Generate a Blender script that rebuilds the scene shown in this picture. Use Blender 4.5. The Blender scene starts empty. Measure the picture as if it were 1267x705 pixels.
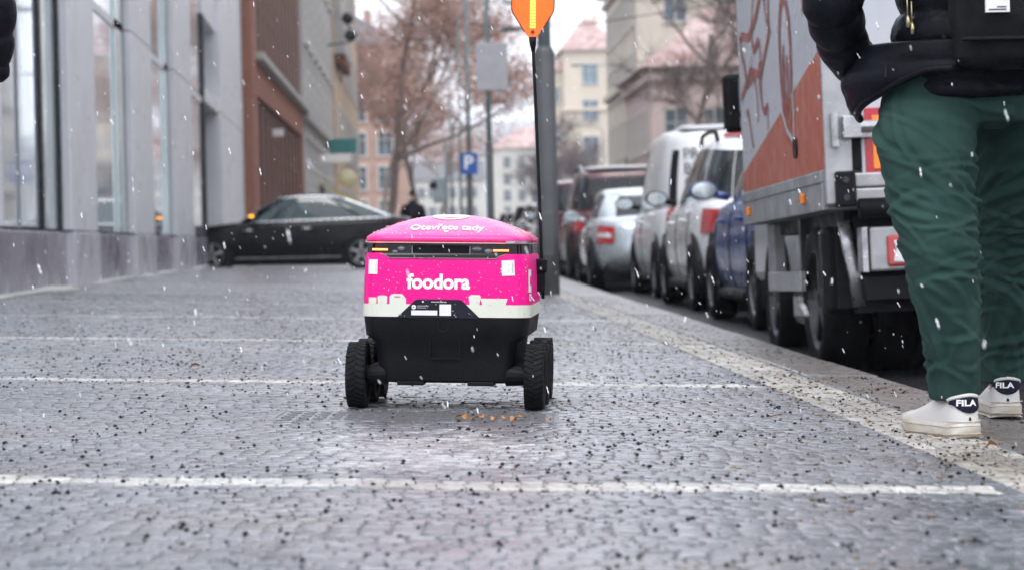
import bpy, math, random
import numpy as np
from mathutils import Vector, Matrix, noise

R = math.radians
random.seed(7)
rng = np.random.default_rng(11)
scene = bpy.context.scene
COL = scene.collection

# ---------------------------------------------------------------- camera
CAM_H = 0.457
cam_data = bpy.data.cameras.new('camera')
cam = bpy.data.objects.new('camera', cam_data)
COL.objects.link(cam)
cam_data.sensor_width = 36.0
cam_data.lens = 85.0
cam_data.clip_start = 0.1
cam_data.clip_end = 6000
cam.matrix_world = (Matrix.Translation((0, 0, CAM_H)) @ Matrix.Rotation(R(-1.97), 4, 'Z')
                    @ Matrix.Rotation(R(90 - 1.02), 4, 'X') @ Matrix.Rotation(R(-1.2), 4, 'Z'))
cam_data.dof.use_dof = True
cam_data.dof.focus_distance = 6.62
cam_data.dof.aperture_fstop = 5.3
scene.camera = cam

# ---------------------------------------------------------------- sky and light (overcast, light snowfall)
world = bpy.data.worlds.new('World')
scene.world = world
world.use_nodes = True
wn, wl = world.node_tree.nodes, world.node_tree.links
wn.clear()
SUN_EL, SUN_AZ = R(58), R(192)      # weak sun behind cloud, behind the camera and to the left
sky = wn.new('ShaderNodeTexSky')
sky.sky_type = 'NISHITA'
sky.sun_disc = False
sky.sun_elevation = SUN_EL
sky.sun_rotation = SUN_AZ
sky.air_density = 1.2
sky.dust_density = 3.0
cloud = wn.new('ShaderNodeMixRGB')            # closed cloud deck in front of the clear sky
cloud.inputs['Fac'].default_value = 0.93
cloud.inputs['Color2'].default_value = (9.6, 10.0, 11.0, 1)
bg = wn.new('ShaderNodeBackground')
bg.inputs['Strength'].default_value = 0.1
wo = wn.new('ShaderNodeOutputWorld')
wl.new(sky.outputs[0], cloud.inputs['Color1'])
wl.new(cloud.outputs[0], bg.inputs['Color'])
wl.new(bg.outputs[0], wo.inputs['Surface'])

sun_d = bpy.data.lights.new('sun', 'SUN')
sun_d.energy = 0.8
sun_d.angle = R(30)
sun_d.color = (1.0, 0.97, 0.93)
sun = bpy.data.objects.new('sun', sun_d)
COL.objects.link(sun)
sun.rotation_euler = Vector((-math.sin(SUN_AZ) * math.cos(SUN_EL), -math.cos(SUN_AZ) * math.cos(SUN_EL), -math.sin(SUN_EL))).to_track_quat('-Z', 'Y').to_euler()

scene.view_settings.view_transform = 'Standard'
scene.view_settings.look = 'None'
scene.view_settings.exposure = 0.95
scene.view_settings.gamma = 1.0
scene.view_settings.use_curve_mapping = False
scene.cycles.use_denoising = True
scene.cycles.max_bounces = 7
scene.cycles.diffuse_bounces = 3
scene.cycles.glossy_bounces = 3
scene.cycles.transmission_bounces = 4
scene.cycles.volume_bounces = 1
scene.cycles.use_adaptive_sampling = True
scene.cycles.adaptive_threshold = 0.02

# ---------------------------------------------------------------- helpers
SL = 0.030                                     # the pavement falls towards the road
def gz(x):
    return -SL * x

MATS = {}
def mat(name, c, rough=.5, metal=0., var=.12, vs=5., bump=0., bs=60., coat=0., spec=.5, emit=0., rvar=.12, detail=4., c2=None, trans=0., sheen=0.):
    m = bpy.data.materials.new(name)
    m.use_nodes = True
    nt = m.node_tree
    b = nt.nodes['Principled BSDF']
    tc = nt.nodes.new('ShaderNodeTexCoord')
    nz = nt.nodes.new('ShaderNodeTexNoise')
    nz.inputs['Scale'].default_value = vs
    nz.inputs['Detail'].default_value = detail
    nt.links.new(tc.outputs['Object'], nz.inputs['Vector'])
    mx = nt.nodes.new('ShaderNodeMixRGB')
    c = np.array(c)
    if spec == .5 and metal < .3 and c.max() < .06: spec = .14     # matt dark stuff
    a = c * (1 - var)
    d = c * (1 + var) if c2 is None else np.array(c2)
    mx.inputs[1].default_value = (*a, 1)
    mx.inputs[2].default_value = (*np.clip(d, 0, 1), 1)
    rm = nt.nodes.new('ShaderNodeMapRange')
    rm.inputs['From Min'].default_value = .3
    rm.inputs['From Max'].default_value = .7
    nt.links.new(nz.outputs['Fac'], rm.inputs['Value'])
    nt.links.new(rm.outputs[0], mx.inputs[0])
    nt.links.new(mx.outputs[0], b.inputs['Base Color'])
    mr = nt.nodes.new('ShaderNodeMapRange')
    mr.inputs['From Min'].default_value = .3
    mr.inputs['From Max'].default_value = .7
    mr.inputs['To Min'].default_value = max(.02, rough - rvar)
    mr.inputs['To Max'].default_value = min(1, rough + rvar)
    n2 = nt.nodes.new('ShaderNodeTexNoise')
    n2.inputs['Scale'].default_value = vs * 2.7
    nt.links.new(tc.outputs['Object'], n2.inputs['Vector'])
    nt.links.new(n2.outputs['Fac'], mr.inputs['Value'])
    nt.links.new(mr.outputs[0], b.inputs['Roughness'])
    b.inputs['Metallic'].default_value = metal
    b.inputs['Specular IOR Level'].default_value = spec
    b.inputs['Coat Weight'].default_value = coat
    b.inputs['Coat Roughness'].default_value = .08
    b.inputs['Transmission Weight'].default_value = trans
    b.inputs['Sheen Weight'].default_value = sheen
    if emit:
        b.inputs['Emission Color'].default_value = (*c, 1)
        b.inputs['Emission Strength'].default_value = emit
    if bump:
        n3 = nt.nodes.new('ShaderNodeTexNoise')
        n3.inputs['Scale'].default_value = bs
        n3.inputs['Detail'].default_value = 5
        nt.links.new(tc.outputs['Object'], n3.inputs['Vector'])
        bp = nt.nodes.new('ShaderNodeBump')
        bp.inputs['Strength'].default_value = bump
        bp.inputs['Distance'].default_value = .01
        nt.links.new(n3.outputs['Fac'], bp.inputs['Height'])
        nt.links.new(bp.outputs[0], b.inputs['Normal'])
    MATS[name] = m
    return m

def tag(o, label=None, cat=None, group=None, kind=None):
    if label: o['label'] = label
    if cat: o['category'] = cat
    if group: o['group'] = group
    if kind: o['kind'] = kind
    return o

def empty(name, loc=(0, 0, 0), rot=(0, 0, 0), label=None, cat=None, group=None, kind=None):
    o = bpy.data.objects.new(name, None)
    COL.objects.link(o)
    o.empty_display_size = .2
    o.location = loc
    o.rotation_euler = rot
    return tag(o, label, cat, group, kind)

def link(name, me, parent=None, loc=None, rot=None, scale=None):
    o = bpy.data.objects.new(name, me)
    COL.objects.link(o)
    if parent: o.parent = parent
    if loc is not None: o.location = loc
    if rot is not None: o.rotation_euler = rot
    if scale is not None: o.scale = scale
    return o

def copy_tree(o, parent=None):
    c = o.copy()
    COL.objects.link(c)
    c.parent = parent
    for ch in [k for k in bpy.data.objects if k.parent == o]:
        copy_tree(ch, c)
    return c

class MB:
    """collects shapes for one mesh object"""
    def __init__(s):
        s.v, s.f, s.m = [], [], []
        s.cm = 0
    def add(s, vs, fs):
        n = len(s.v)
        s.v += [tuple(map(float, p)) for p in vs]
        s.f += [tuple(n + i for i in f) for f in fs]
        s.m += [s.cm] * len(fs)
        return s
    def box(s, x0, x1, y0, y1, z0, z1, M=None):
        vs = [(x, y, z) for z in (z0, z1) for y in (y0, y1) for x in (x0, x1)]
        if M is not None: vs = [tuple(M @ Vector(p)) for p in vs]
        return s.add(vs, [(0, 2, 3, 1), (4, 5, 7, 6), (0, 1, 5, 4), (2, 6, 7, 3), (0, 4, 6, 2), (1, 3, 7, 5)])
    def grid(s, P, close_u=False):
        """P[i][j] points"""
        nu, nv = len(P), len(P[0])
        vs = [p for row in P for p in row]
        fs = []
        for i in range(nu if close_u else nu - 1):
            k = (i + 1) % nu
            for j in range(nv - 1):
                fs.append((i * nv + j, k * nv + j, k * nv + j + 1, i * nv + j + 1))
        return s.add(vs, fs)
    def tube(s, path, rad, n=10, cap=True, sx=1.0, sy=1.0):
        path = [Vector(p) for p in path]
        if not hasattr(rad, '__len__'): rad = [rad] * len(path)
        rings = []
        up = Vector((0.123, 1, 0.07)).normalized()
        for i, p in enumerate(path):
            t = (path[min(i + 1, len(path) - 1)] - path[max(i - 1, 0)]).normalized()
            if abs(t.dot(up)) > .95: up = Vector((1, .1, .05)).normalized()
            a = t.cross(up).normalized()
            b = t.cross(a).normalized()
            up = -b if b.dot(up) < 0 else b
            b = up
            rings.append([p + a * (math.cos(q) * rad[i] * sx) + b * (math.sin(q) * rad[i] * sy)
                          for q in [2 * math.pi * k / n for k in range(n)]])
        vs = [p for r in rings for p in r]
        fs = []
        for i in range(len(rings) - 1):
            for k in range(n):
                fs.append((i * n + k, i * n + (k + 1) % n, (i + 1) * n + (k + 1) % n, (i + 1) * n + k))
        if cap:
            fs.append(tuple(range(n))[::-1])
            fs.append(tuple(range((len(rings) - 1) * n, len(rings) * n)))
        return s.add(vs, fs)
    def lathe(s, prof, n=24, axis='z', c=(0, 0, 0)):
        vs, fs = [], []
        for k in range(n):
            a = 2 * math.pi * k / n
            for r, h in prof:
                p = (r * math.cos(a), r * math.sin(a), h)
                if axis == 'x': p = (h, p[0], p[1])
                if axis == 'y': p = (p[0], h, p[1])
                vs.append((p[0] + c[0], p[1] + c[1], p[2] + c[2]))
        m = len(prof)
        for k in range(n):
            j = (k + 1) % n
            for i in range(m - 1):
                fs.append((k * m + i, j * m + i, j * m + i + 1, k * m + i + 1))
        return s.add(vs, fs)
    def prism(s, poly, a, b, axis='y'):
        """poly: 2-D outline; extruded along axis from a to b"""
        def P(u, v, w):
            return {'y': (u, w, v), 'x': (w, u, v), 'z': (u, v, w)}[axis]
        n = len(poly)
        vs = [P(u, v, a) for u, v in poly] + [P(u, v, b) for u, v in poly]
        fs = [tuple(range(n)), tuple(range(n, 2 * n))[::-1]] + [(i, (i + 1) % n, n + (i + 1) % n, n + i) for i in range(n)]
        return s.add(vs, fs)
    def mesh(s, name, mats, smooth=False):
        me = bpy.data.meshes.new(name)
        me.from_pydata(s.v, [], s.f)
        for m in (mats if isinstance(mats, (list, tuple)) else [mats]):
            me.materials.append(MATS[m] if isinstance(m, str) else m)
        if any(s.m): me.polygons.foreach_set('material_index', s.m)
        if smooth: me.polygons.foreach_set('use_smooth', [True] * len(me.polygons))
        me.update()
        return me
    def build(s, name, mats, parent=None, smooth=False, bevel=0, seg=2, loc=None, rot=None, fix=True):
        me = s.mesh(name, mats, smooth)
        if fix: fix_normals(me)
        o = link(name, me, parent, loc, rot)
        if bevel:
            b = o.modifiers.new('bevel', 'BEVEL')
            b.width = bevel
            b.segments = seg
            b.limit_method = 'ANGLE'
            b.angle_limit = R(35)
        return o

import bmesh
def fix_normals(me):
    bm = bmesh.new()
    bm.from_mesh(me)
    bmesh.ops.recalc_face_normals(bm, faces=bm.faces)
    bm.to_mesh(me)
    bm.free()

def text_geo(s, size=1.0, bold=0.0, align='LEFT', spacing=1.0):
    cu = bpy.data.curves.new('t', 'FONT')
    cu.body = s
    cu.size = size
    cu.offset = bold
    cu.align_x = align
    cu.space_character = spacing
    cu.resolution_u = 3
    o = bpy.data.objects.new('t', cu)
    COL.objects.link(o)
    dg = bpy.context.evaluated_depsgraph_get()
    me = bpy.data.meshes.new_from_object(o.evaluated_get(dg))
    vs = [(v.co.x, v.co.y) for v in me.vertices]
    fs = [tuple(p.vertices) for p in me.polygons]
    bpy.data.objects.remove(o)
    bpy.data.curves.remove(cu)
    bpy.data.meshes.remove(me)
    return vs, fs

def fuse(mb, name, voxel=.01, smooth=6, factor=.5):
    """union of overlapping closed shapes as one continuous skin (voxel remesh + smoothing)"""
    me = mb.mesh(name, [])
    fix_normals(me)
    o = link(name, me)
    m = o.modifiers.new('r', 'REMESH')
    m.mode = 'VOXEL'
    m.voxel_size = voxel
    if smooth:
        sm = o.modifiers.new('s', 'SMOOTH')
        sm.iterations = smooth
        sm.factor = factor
    dg = bpy.context.evaluated_depsgraph_get()
    out = bpy.data.meshes.new_from_object(o.evaluated_get(dg))
    bpy.data.objects.remove(o)
    bpy.data.meshes.remove(me)
    out.name = name
    out.polygons.foreach_set('use_smooth', [True] * len(out.polygons))
    return out

def displace(me, fn):
    """move each vertex along its normal by fn(co)"""
    n = len(me.vertices)
    co = np.empty(n * 3); me.vertices.foreach_get('co', co); co = co.reshape(-1, 3)
    no = np.empty(n * 3); me.vertices.foreach_get('normal', no); no = no.reshape(-1, 3)
    d = np.array([fn(Vector(c)) for c in co])
    co = co + no * d[:, None]
    me.vertices.foreach_set('co', co.ravel())
    me.update()

# ---------------------------------------------------------------- shared materials
mat('granite', (.115, .106, .098), .3, var=.25, vs=9, bump=.4, bs=90)
mat('asphalt', (.02, .0205, .022), .4, var=.3, vs=14, bump=.5, bs=160, rvar=.2)
mat('ground_far', (.12, .12, .125), .5, var=.2, vs=.2)
mat('black_plastic', (.008, .008, .010), .5, var=.3, bump=.06, bs=300, spec=.14)
mat('rim_dark', (.10, .10, .105), .4, .6, var=.3, vs=12)
mat('black_gloss', (.005, .005, .007), .08, var=.2, spec=.3)
mat('rubber', (.008, .008, .009), .65, var=.4, vs=20, bump=.2, bs=120, spec=.14)
mat('dark_metal', (.05, .05, .055), .4, .7, var=.3)
mat('steel', (.42, .42, .43), .34, .85, var=.25, vs=12, bump=.1, bs=80)
mat('alu', (.36, .36, .37), .38, .6, var=.18, vs=9, bump=.06, bs=40)
mat('chrome', (.78, .79, .81), .3, .75, var=.05)
mat('car_glass', (.010, .013, .015), .05, var=.3, vs=3, spec=.4, rvar=.03)
mat('tail_red', (.42, .008, .012), .12, var=.25, vs=30, coat=.8)
mat('orange_lens', (.8, .22, .015), .15, var=.2, vs=30, coat=.6)
mat('lens_white', (.62, .62, .63), .15, var=.15, vs=30, coat=.6)
mat('white_sticker', (.74, .73, .73), .5, var=.05)
mat('pole_grey', (.085, .09, .095), .5, var=.2, vs=3, bump=.1)
mat('pole_teal', (.25, .31, .32), .45, .2, var=.15, vs=3)
# ================================================================ SETTING
# ---- stone material (per-stone tone stored on the faces)
def stone_mat(name, lo, hi, rlo, rhi, stain, slush=True):
    m = bpy.data.materials.new(name)
    m.use_nodes = True
    nt = m.node_tree
    b = nt.nodes['Principled BSDF']
    N = lambda t: nt.nodes.new(t)
    L = nt.links.new
    at = N('ShaderNodeAttribute'); at.attribute_name = 'tone'
    geo = N('ShaderNodeNewGeometry')
    mix = N('ShaderNodeMixRGB'); mix.inputs[1].default_value = (*lo, 1); mix.inputs[2].default_value = (*hi, 1)
    L(at.outputs['Fac'], mix.inputs[0])
    def nz(scale, detail=4, vec=None, rough=.55):
        n = N('ShaderNodeTexNoise'); n.inputs['Scale'].default_value = scale; n.inputs['Detail'].default_value = detail
        n.inputs['Roughness'].default_value = rough
        L(geo.outputs['Position'] if vec is None else vec, n.inputs['Vector'])
        return n
    def ramp(src, a, c, t0=0., t1=1.):
        r = N('ShaderNodeMapRange'); r.inputs['From Min'].default_value = a; r.inputs['From Max'].default_value = c
        r.inputs['To Min'].default_value = t0; r.inputs['To Max'].default_value = t1
        L(src, r.inputs['Value']); return r.outputs[0]
    fine = ramp(nz(85, 7, rough=.7).outputs['Fac'], .32, .66)
    m2 = N('ShaderNodeMixRGB'); m2.blend_type = 'MULTIPLY'; m2.inputs[0].default_value = .85
    cr = N('ShaderNodeMixRGB'); cr.inputs[1].default_value = (.38, .375, .37, 1); cr.inputs[2].default_value = (1.38, 1.38, 1.38, 1)
    L(fine, cr.inputs[0]); L(mix.outputs[0], m2.inputs[1]); L(cr.outputs[0], m2.inputs[2])
    # brown dirt in irregular patches
    m3 = N('ShaderNodeMixRGB'); m3.inputs[2].default_value = (*stain, 1)
    sp = ramp(nz(1.7, 8, rough=.78).outputs['Fac'], .47, .72, 0, .8)
    L(sp, m3.inputs[0]); L(m2.outputs[0], m3.inputs[1])
    last = m3.outputs[0]
    mw = N('ShaderNodeMixRGB'); mw.blend_type = 'MULTIPLY'; mw.inputs[0].default_value = 1
    wet = ramp(nz(.9, 5, rough=.65).outputs['Fac'], .35, .68)
    cw = N('ShaderNodeMixRGB'); cw.inputs[1].default_value = (.72, .72, .74, 1); cw.inputs[2].default_value = (1.15, 1.15, 1.14, 1)
    L(wet, cw.inputs[0]); L(last, mw.inputs[1]); L(cw.outputs[0], mw.inputs[2])
    last = mw.outputs[0]
    # thin slush trodden into the joints
    m4 = N('ShaderNodeMixRGB'); m4.inputs[2].default_value = (.48, .475, .47, 1)
    base = nz(7.5, 9, rough=.82).outputs['Fac']
    s1 = ramp(base, .60, .72, 0, .75)
    if slush:
        sx = N('ShaderNodeSeparateXYZ'); L(geo.outputs['Position'], sx.inputs[0])
        def gauss(o, c, w):
            a = N('ShaderNodeMath'); a.operation = 'SUBTRACT'; L(o, a.inputs[0]); a.inputs[1].default_value = c
            d = N('ShaderNodeMath'); d.operation = 'DIVIDE'; L(a.outputs[0], d.inputs[0]); d.inputs[1].default_value = w
            e = N('ShaderNodeMath'); e.operation = 'MULTIPLY'; L(d.outputs[0], e.inputs[0]); L(d.outputs[0], e.inputs[1])
            return e.outputs[0]
        q = N('ShaderNodeMath'); q.operation = 'ADD'
        L(gauss(sx.outputs[0], .0, .42), q.inputs[0]); L(gauss(sx.outputs[1], 5.35, .95), q.inputs[1])
        fall = ramp(q.outputs[0], 0, 1, .20, 0)
        ad = N('ShaderNodeMath'); ad.operation = 'ADD'; L(base, ad.inputs[0]); L(fall, ad.inputs[1])
        s1 = ramp(ad.outputs[0], .60, .74, 0, .8)
    L(s1, m4.inputs[0]); L(last, m4.inputs[1])
    L(m4.outputs[0], b.inputs['Base Color'])
    rr = ramp(nz(9, 5).outputs['Fac'], .3, .7, rlo, rhi)
    L(rr, b.inputs['Roughness'])
    b.inputs['Specular IOR Level'].default_value = .6
    bp = N('ShaderNodeBump'); bp.inputs['Strength'].default_value = .16; bp.inputs['Distance'].default_value = .004
    L(nz(130, 4).outputs['Fac'], bp.inputs['Height']); L(bp.outputs[0], b.inputs['Normal'])
    MATS[name] = m
    return m

stone_mat('sett_grey', (.135, .141, .155), (.225, .233, .252), .16, .36, (.16, .13, .115))
stone_mat('sett_white', (.27, .255, .225), (.47, .45, .41), .32, .55, (.17, .125, .085), slush=False)
stone_mat('sett_line', (.40, .39, .37), (.58, .57, .54), .35, .6, (.26, .21, .16), slush=False)
stone_mat('joint_sand', (.12, .128, .148), (.14, .148, .168), .45, .7, (.11, .09, .07))

# far paving: same stones too small to tell apart
def far_pave_mat():
    m = stone_mat('sett_far', (.16, .167, .184), (.215, .224, .243), .18, .36, (.17, .14, .12), slush=False)
    nt = m.node_tree
    b = nt.nodes['Principled BSDF']
    vo = nt.nodes.new('ShaderNodeTexVoronoi'); vo.inputs['Scale'].default_value = 16
    geo = nt.nodes.new('ShaderNodeNewGeometry')
    nt.links.new(geo.outputs['Position'], vo.inputs['Vector'])
    bp = nt.nodes.new('ShaderNodeBump'); bp.inputs['Strength'].default_value = .2; bp.inputs['Distance'].default_value = .008
    bp.invert = True
    nt.links.new(vo.outputs['Distance'], bp.inputs['Height'])
    nt.links.new(bp.outputs[0], b.inputs['Normal'])
far_pave_mat()

KERB = [(-4, 1.60), (6, 1.60), (10, 1.60), (15, 1.655), (20, 1.70), (28, 1.80), (38, 1.97), (60, 2.05), (400, 2.05)]
def kerb_x(y):
    return float(np.interp(y, [k[0] for k in KERB], [k[1] for k in KERB]))
LINE0, LINE_P, LINE_S = 4.60, 3.36, -0.06
def is_line(x, y):
    d = (y - LINE_S * x - LINE0) / LINE_P
    return np.abs(d - np.round(d)) * LINE_P < .072

def facade_x(y):
    return -3.0 - .0255 * y

# ---- pavement base sheet (joints between the setts)
FARY = 27.0
ENDY = 43.2
mb = MB()
ys = list(np.linspace(-2, ENDY, 24))
rowsP = []
for y in ys:
    xs = np.linspace(facade_x(y) - .3, kerb_x(y) - .02, 8)
    rowsP.append([(x, y, gz(x) - .0028) for x in xs])
mb.grid(rowsP)
pavement = mb.build('pavement', 'joint_sand')
tag(pavement, 'wet grey mosaic stone pavement with white stone lines across it', 'pavement', kind='structure')

# ---- setts, rows of small stones
PS = .0505
def stone_variant(seed, white=False):
    r = random.Random(seed)
    a, b_ = r.uniform(.0225, .0248), r.uniform(.0225, .0248)
    mb = MB()
    ring = lambda k, z: [(sx * (a - k) + r.uniform(-.0015, .0015), sy * (b_ - k) + r.uniform(-.0015, .0015), z) for sx, sy in ((-1, -1), (1, -1), (1, 1), (-1, 1))]
    vs = ring(0, -.03) + ring(0, -.0016) + ring(.004, 0)
    fs = [(i, (i + 1) % 4, 4 + (i + 1) % 4, 4 + i) for i in range(4)] + [(4 + i, 4 + (i + 1) % 4, 8 + (i + 1) % 4, 8 + i) for i in range(4)] + [(8, 9, 10, 11)]
    mb.add(vs, fs)
    me = mb.mesh('paving_stone', 'sett_line' if white else 'sett_grey')
    at = me.attributes.new('tone', 'FLOAT', 'FACE')
    at.data.foreach_set('value', [r.random()] * len(fs))
    return me
variants = [stone_variant(i) for i in range(14)]
wvariants = [stone_variant(50 + i, True) for i in range(5)]

def setts():
    cs = []
    nr = int((FARY - 3.0) / PS)
    for i in range(nr):
        y = 3.0 + i * PS
        half = .25 * y + .6
        x0 = max(facade_x(y) + .05, -half)
        x1 = min(1.115, half)
        n = int((x1 - x0) / PS)
        xs = 1.11 - PS * (.5 + np.arange(n)) + rng.uniform(-.02, .02)
        xs = xs[xs < 1.115 - .024]
        ysj = y + .012 * np.sin(xs * 2.3 + i * .05) + rng.uniform(-.003, .003, len(xs))
        cs.append(np.stack([xs, ysj, np.zeros_like(xs)], 1))
        xs2 = np.array([1.137, 1.188, 1.239, 1.290]) + rng.uniform(-.002, .002, 4)
        off = np.array([0, .5, .2, .7]) * PS
        cs.append(np.stack([xs2, y + off, np.ones(4)], 1))
    P = np.concatenate(cs)
    white = (P[:, 2] > .5) | is_line(P[:, 0], P[:, 1])
    n = len(P)
    # the nearest stones in the picture are pieces of their own
    xl = -.214 * P[:, 1] + .034 * P[:, 1] - .02
    xr = .246 * P[:, 1] + .02
    near = (P[:, 1] < 3.85) & (P[:, 1] > 3.26) & (P[:, 0] > xl) & (P[:, 0] < xr) & (P[:, 2] < .5)
    idx = np.where(near)[0]
    order = idx[np.argsort(P[idx, 1])][:300]
    sep = np.zeros(n, bool); sep[order] = True
    for k in order:
        x, y, _ = P[k]
        me = random.choice(wvariants if white[k] else variants)
        link('paving_stone', me, pavement, (x, y, gz(x) + random.uniform(-.001, .001)),
             (random.uniform(-.012, .012), SL + random.uniform(-.012, .012), random.uniform(-.07, .07) + random.choice((0, math.pi / 2, math.pi))))
    stripe = P[:, 2] > .5
    for nm, sel, mt in (('small_paving_stones', ~white & ~sep, 'sett_grey'), ('white_line_stones', white & ~stripe & ~sep, 'sett_line'), ('kerb_stripe_stones', stripe & ~sep, 'sett_white')):
        Q = P[sel]
        m = len(Q)
        a = rng.uniform(.0222, .0250, (m, 1)); b_ = rng.uniform(.0222, .0250, (m, 1))
        sgn = np.array([(-1, -1), (1, -1), (1, 1), (-1, 1)], float)
        V = np.empty((m, 12, 3))
        tx = rng.normal(0, .010, (m, 1)); ty = rng.normal(0, .010, (m, 1)) - SL
        h = rng.normal(0, .0008, (m, 1))
        rot = rng.uniform(-.08, .08, (m, 1))
        for ri, (k, z) in enumerate(((0, -.03), (0, -.0016), (.004, 0))):
            lx = sgn[:, 0] * (a - k) + rng.uniform(-.0018, .0018, (m, 4))
            ly = sgn[:, 1] * (b_ - k) + rng.uniform(-.0018, .0018, (m, 4))
            gx = lx - rot * ly; gy = ly + rot * lx
            V[:, ri * 4:ri * 4 + 4, 0] = Q[:, :1] + gx
            V[:, ri * 4:ri * 4 + 4, 1] = Q[:, 1:2] + gy
            V[:, ri * 4:ri * 4 + 4, 2] = gz(Q[:, :1]) + h + z + gx * ty + gy * tx
        F = np.array([(i, (i + 1) % 4, 4 + (i + 1) % 4, 4 + i) for i in range(4)] + [(4 + i, 4 + (i + 1) % 4, 8 + (i + 1) % 4, 8 + i) for i in range(4)] + [(8, 9, 10, 11)])
        FF = (F[None] + 12 * np.arange(m)[:, None, None]).reshape(-1, 4)
        me = bpy.data.meshes.new(nm)
        me.vertices.add(m * 12); me.vertices.foreach_set('co', V.ravel())
        me.loops.add(len(FF) * 4); me.loops.foreach_set('vertex_index', FF.ravel().astype(np.int32))
        me.polygons.add(len(FF)); me.polygons.foreach_set('loop_start', np.arange(len(FF), dtype=np.int32) * 4)
        me.update(calc_edges=True)
        me.materials.append(MATS[mt])
        at = me.attributes.new('tone', 'FLOAT', 'FACE')
        at.data.foreach_set('value', np.repeat(rng.random(m), 9))
        tag(link(nm, me, pavement), kind='stuff')
setts()

# ---- far paving sheet and its lines
mb = MB()
rowsP = []
for y in np.linspace(FARY - .02, ENDY, 12):
    xs = np.linspace(facade_x(y) - .2, kerb_x(y) - .27, 6)
    rowsP.append([(x, y, gz(x)) for x in xs])
mb.grid(rowsP)
mb.build('distant_paving', 'sett_far', pavement)
mb = MB()
for k in range(30):
    yc = LINE0 + k * LINE_P
    if FARY < yc < ENDY - .3:
        x0, x1 = facade_x(yc) + .05, 1.1
        pts = lambda dy: [(x, yc + LINE_S * x + dy, gz(x) + .004) for x in np.linspace(x0, x1, 5)]
        mb.grid([pts(-.07), pts(.07)])
mb.grid([[(1.11 + .0, y, gz(1.11) + .004), (1.33, y, gz(1.33) + .004)] for y in np.linspace(FARY, ENDY, 8)])
mb.build('distant_white_lines', 'sett_white', pavement)

# ---- granite kerb, block by block
kerb = empty('kerb', (0, 0, 0), label='wide wet granite kerb stones edging the pavement', cat='kerb', kind='structure')
y = -1.0
while y < 43:
    ln = random.uniform(.95, 1.15)
    x0a, x0b = 1.335 + max(0, kerb_x(y) - 1.72) * .6, 1.335 + max(0, kerb_x(y + ln) - 1.72) * .6
    xa, xb = kerb_x(y), kerb_x(y + ln)
    h = random.uniform(-.002, .003)
    mb = MB()
    tp = [(x0a, y + .004), (xa, y + .004), (xb, y + ln - .004), (x0b, y + ln - .004)]
    vs = [(px, py, gz(px) + h) for px, py in tp] + [(px, py, gz(px) - .26) for px, py in tp]
    mb.add(vs, [(0, 1, 2, 3), (7, 6, 5, 4), (0, 4, 5, 1), (1, 5, 6, 2), (2, 6, 7, 3), (3, 7, 4, 0)])
    mb.build('kerb_stone', 'granite', kerb, bevel=.012)
    y += ln

# ---- road and ground
def road_z(x):
    return -.215 + .022 * (x - 1.7)
mb = MB()
rowsP = []
for y in [-6, 10, 20, 30, 43, 60, 90, 140, 220, 400]:
    xs = [kerb_x(y) - .15, 3.5, 5.5, 9.0]
    rowsP.append([(x, y, road_z(x)) for x in xs])
mb.grid(rowsP)
tag(mb.build('road', 'asphalt'), 'wet dark asphalt roadway beside the kerb', 'road', kind='structure')
mb = MB()
mb.add([(-3000, -300, -.42), (3000, -300, -.42), (3000, 5000, -.42), (-3000, 5000, -.42)], [(0, 1, 2, 3)])
tag(mb.build('ground', 'ground_far'), 'grey ground running to the horizon', 'ground', kind='structure')
mat('side_paving', (.2, .2, .21), .4, var=.2, vs=2, bump=.2, bs=20)
mb = MB()
mb.grid([[(x, y, -.045 - .01 * x) for x in (-11, -4.4, -1, 2.2)] for y in (ENDY - .02, 60)])
tag(mb.build('driveway', 'side_paving'), 'lowered wet driveway crossing in front of the gateway', 'driveway', kind='structure')
mb = MB()
mb.grid([[(x, y, .02 - .03 * x) for x in (-4.6, -1, 2.0)] for y in (60, 120, 400)])
tag(mb.build('far_pavement', 'side_paving'), 'distant stretch of pavement beyond the driveway', 'pavement', kind='structure')
mb = MB()
mb.box(8.9, 14.5, -6, 400, -.3, -.02)
tag(mb.build('opposite_pavement', 'side_paving'), 'pavement on the far side of the road', 'pavement', kind='structure')

# ---- steel access cover behind the robot
cov = empty('access_cover', (-.04, 6.38, gz(.02)), (0, SL, R(-3)), 'ribbed steel access cover set in the paving behind the robot', 'manhole cover')
mb = MB(); mb.box(-.36, .36, -.15, .15, -.01, .0025)
mat('cover_steel', (.16, .163, .17), .4, .3, var=.35, vs=12, bump=.2, bs=60)
mb.build('plate', 'cover_steel', cov, bevel=.002)
rib = MB(); rib.box(-.017, .017, -.004, .004, 0, .003)
ribm = rib.mesh('rib', 'cover_steel')
for i in range(17):
    for j in range(8):
        link('rib', ribm, cov, (-.33 + i * .041, -.13 + j * .037, .0015), (0, 0, R(45 if (i + j) % 2 else -45)))
mb = MB()
for a in ((-.375, .375, -.165, -.153), (-.375, .375, .153, .165), (-.375, -.363, -.153, .153), (.363, .375, -.153, .153)):
    mb.box(*a, -.01, .003)
mb.build('frame', 'cover_steel', cov)

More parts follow.
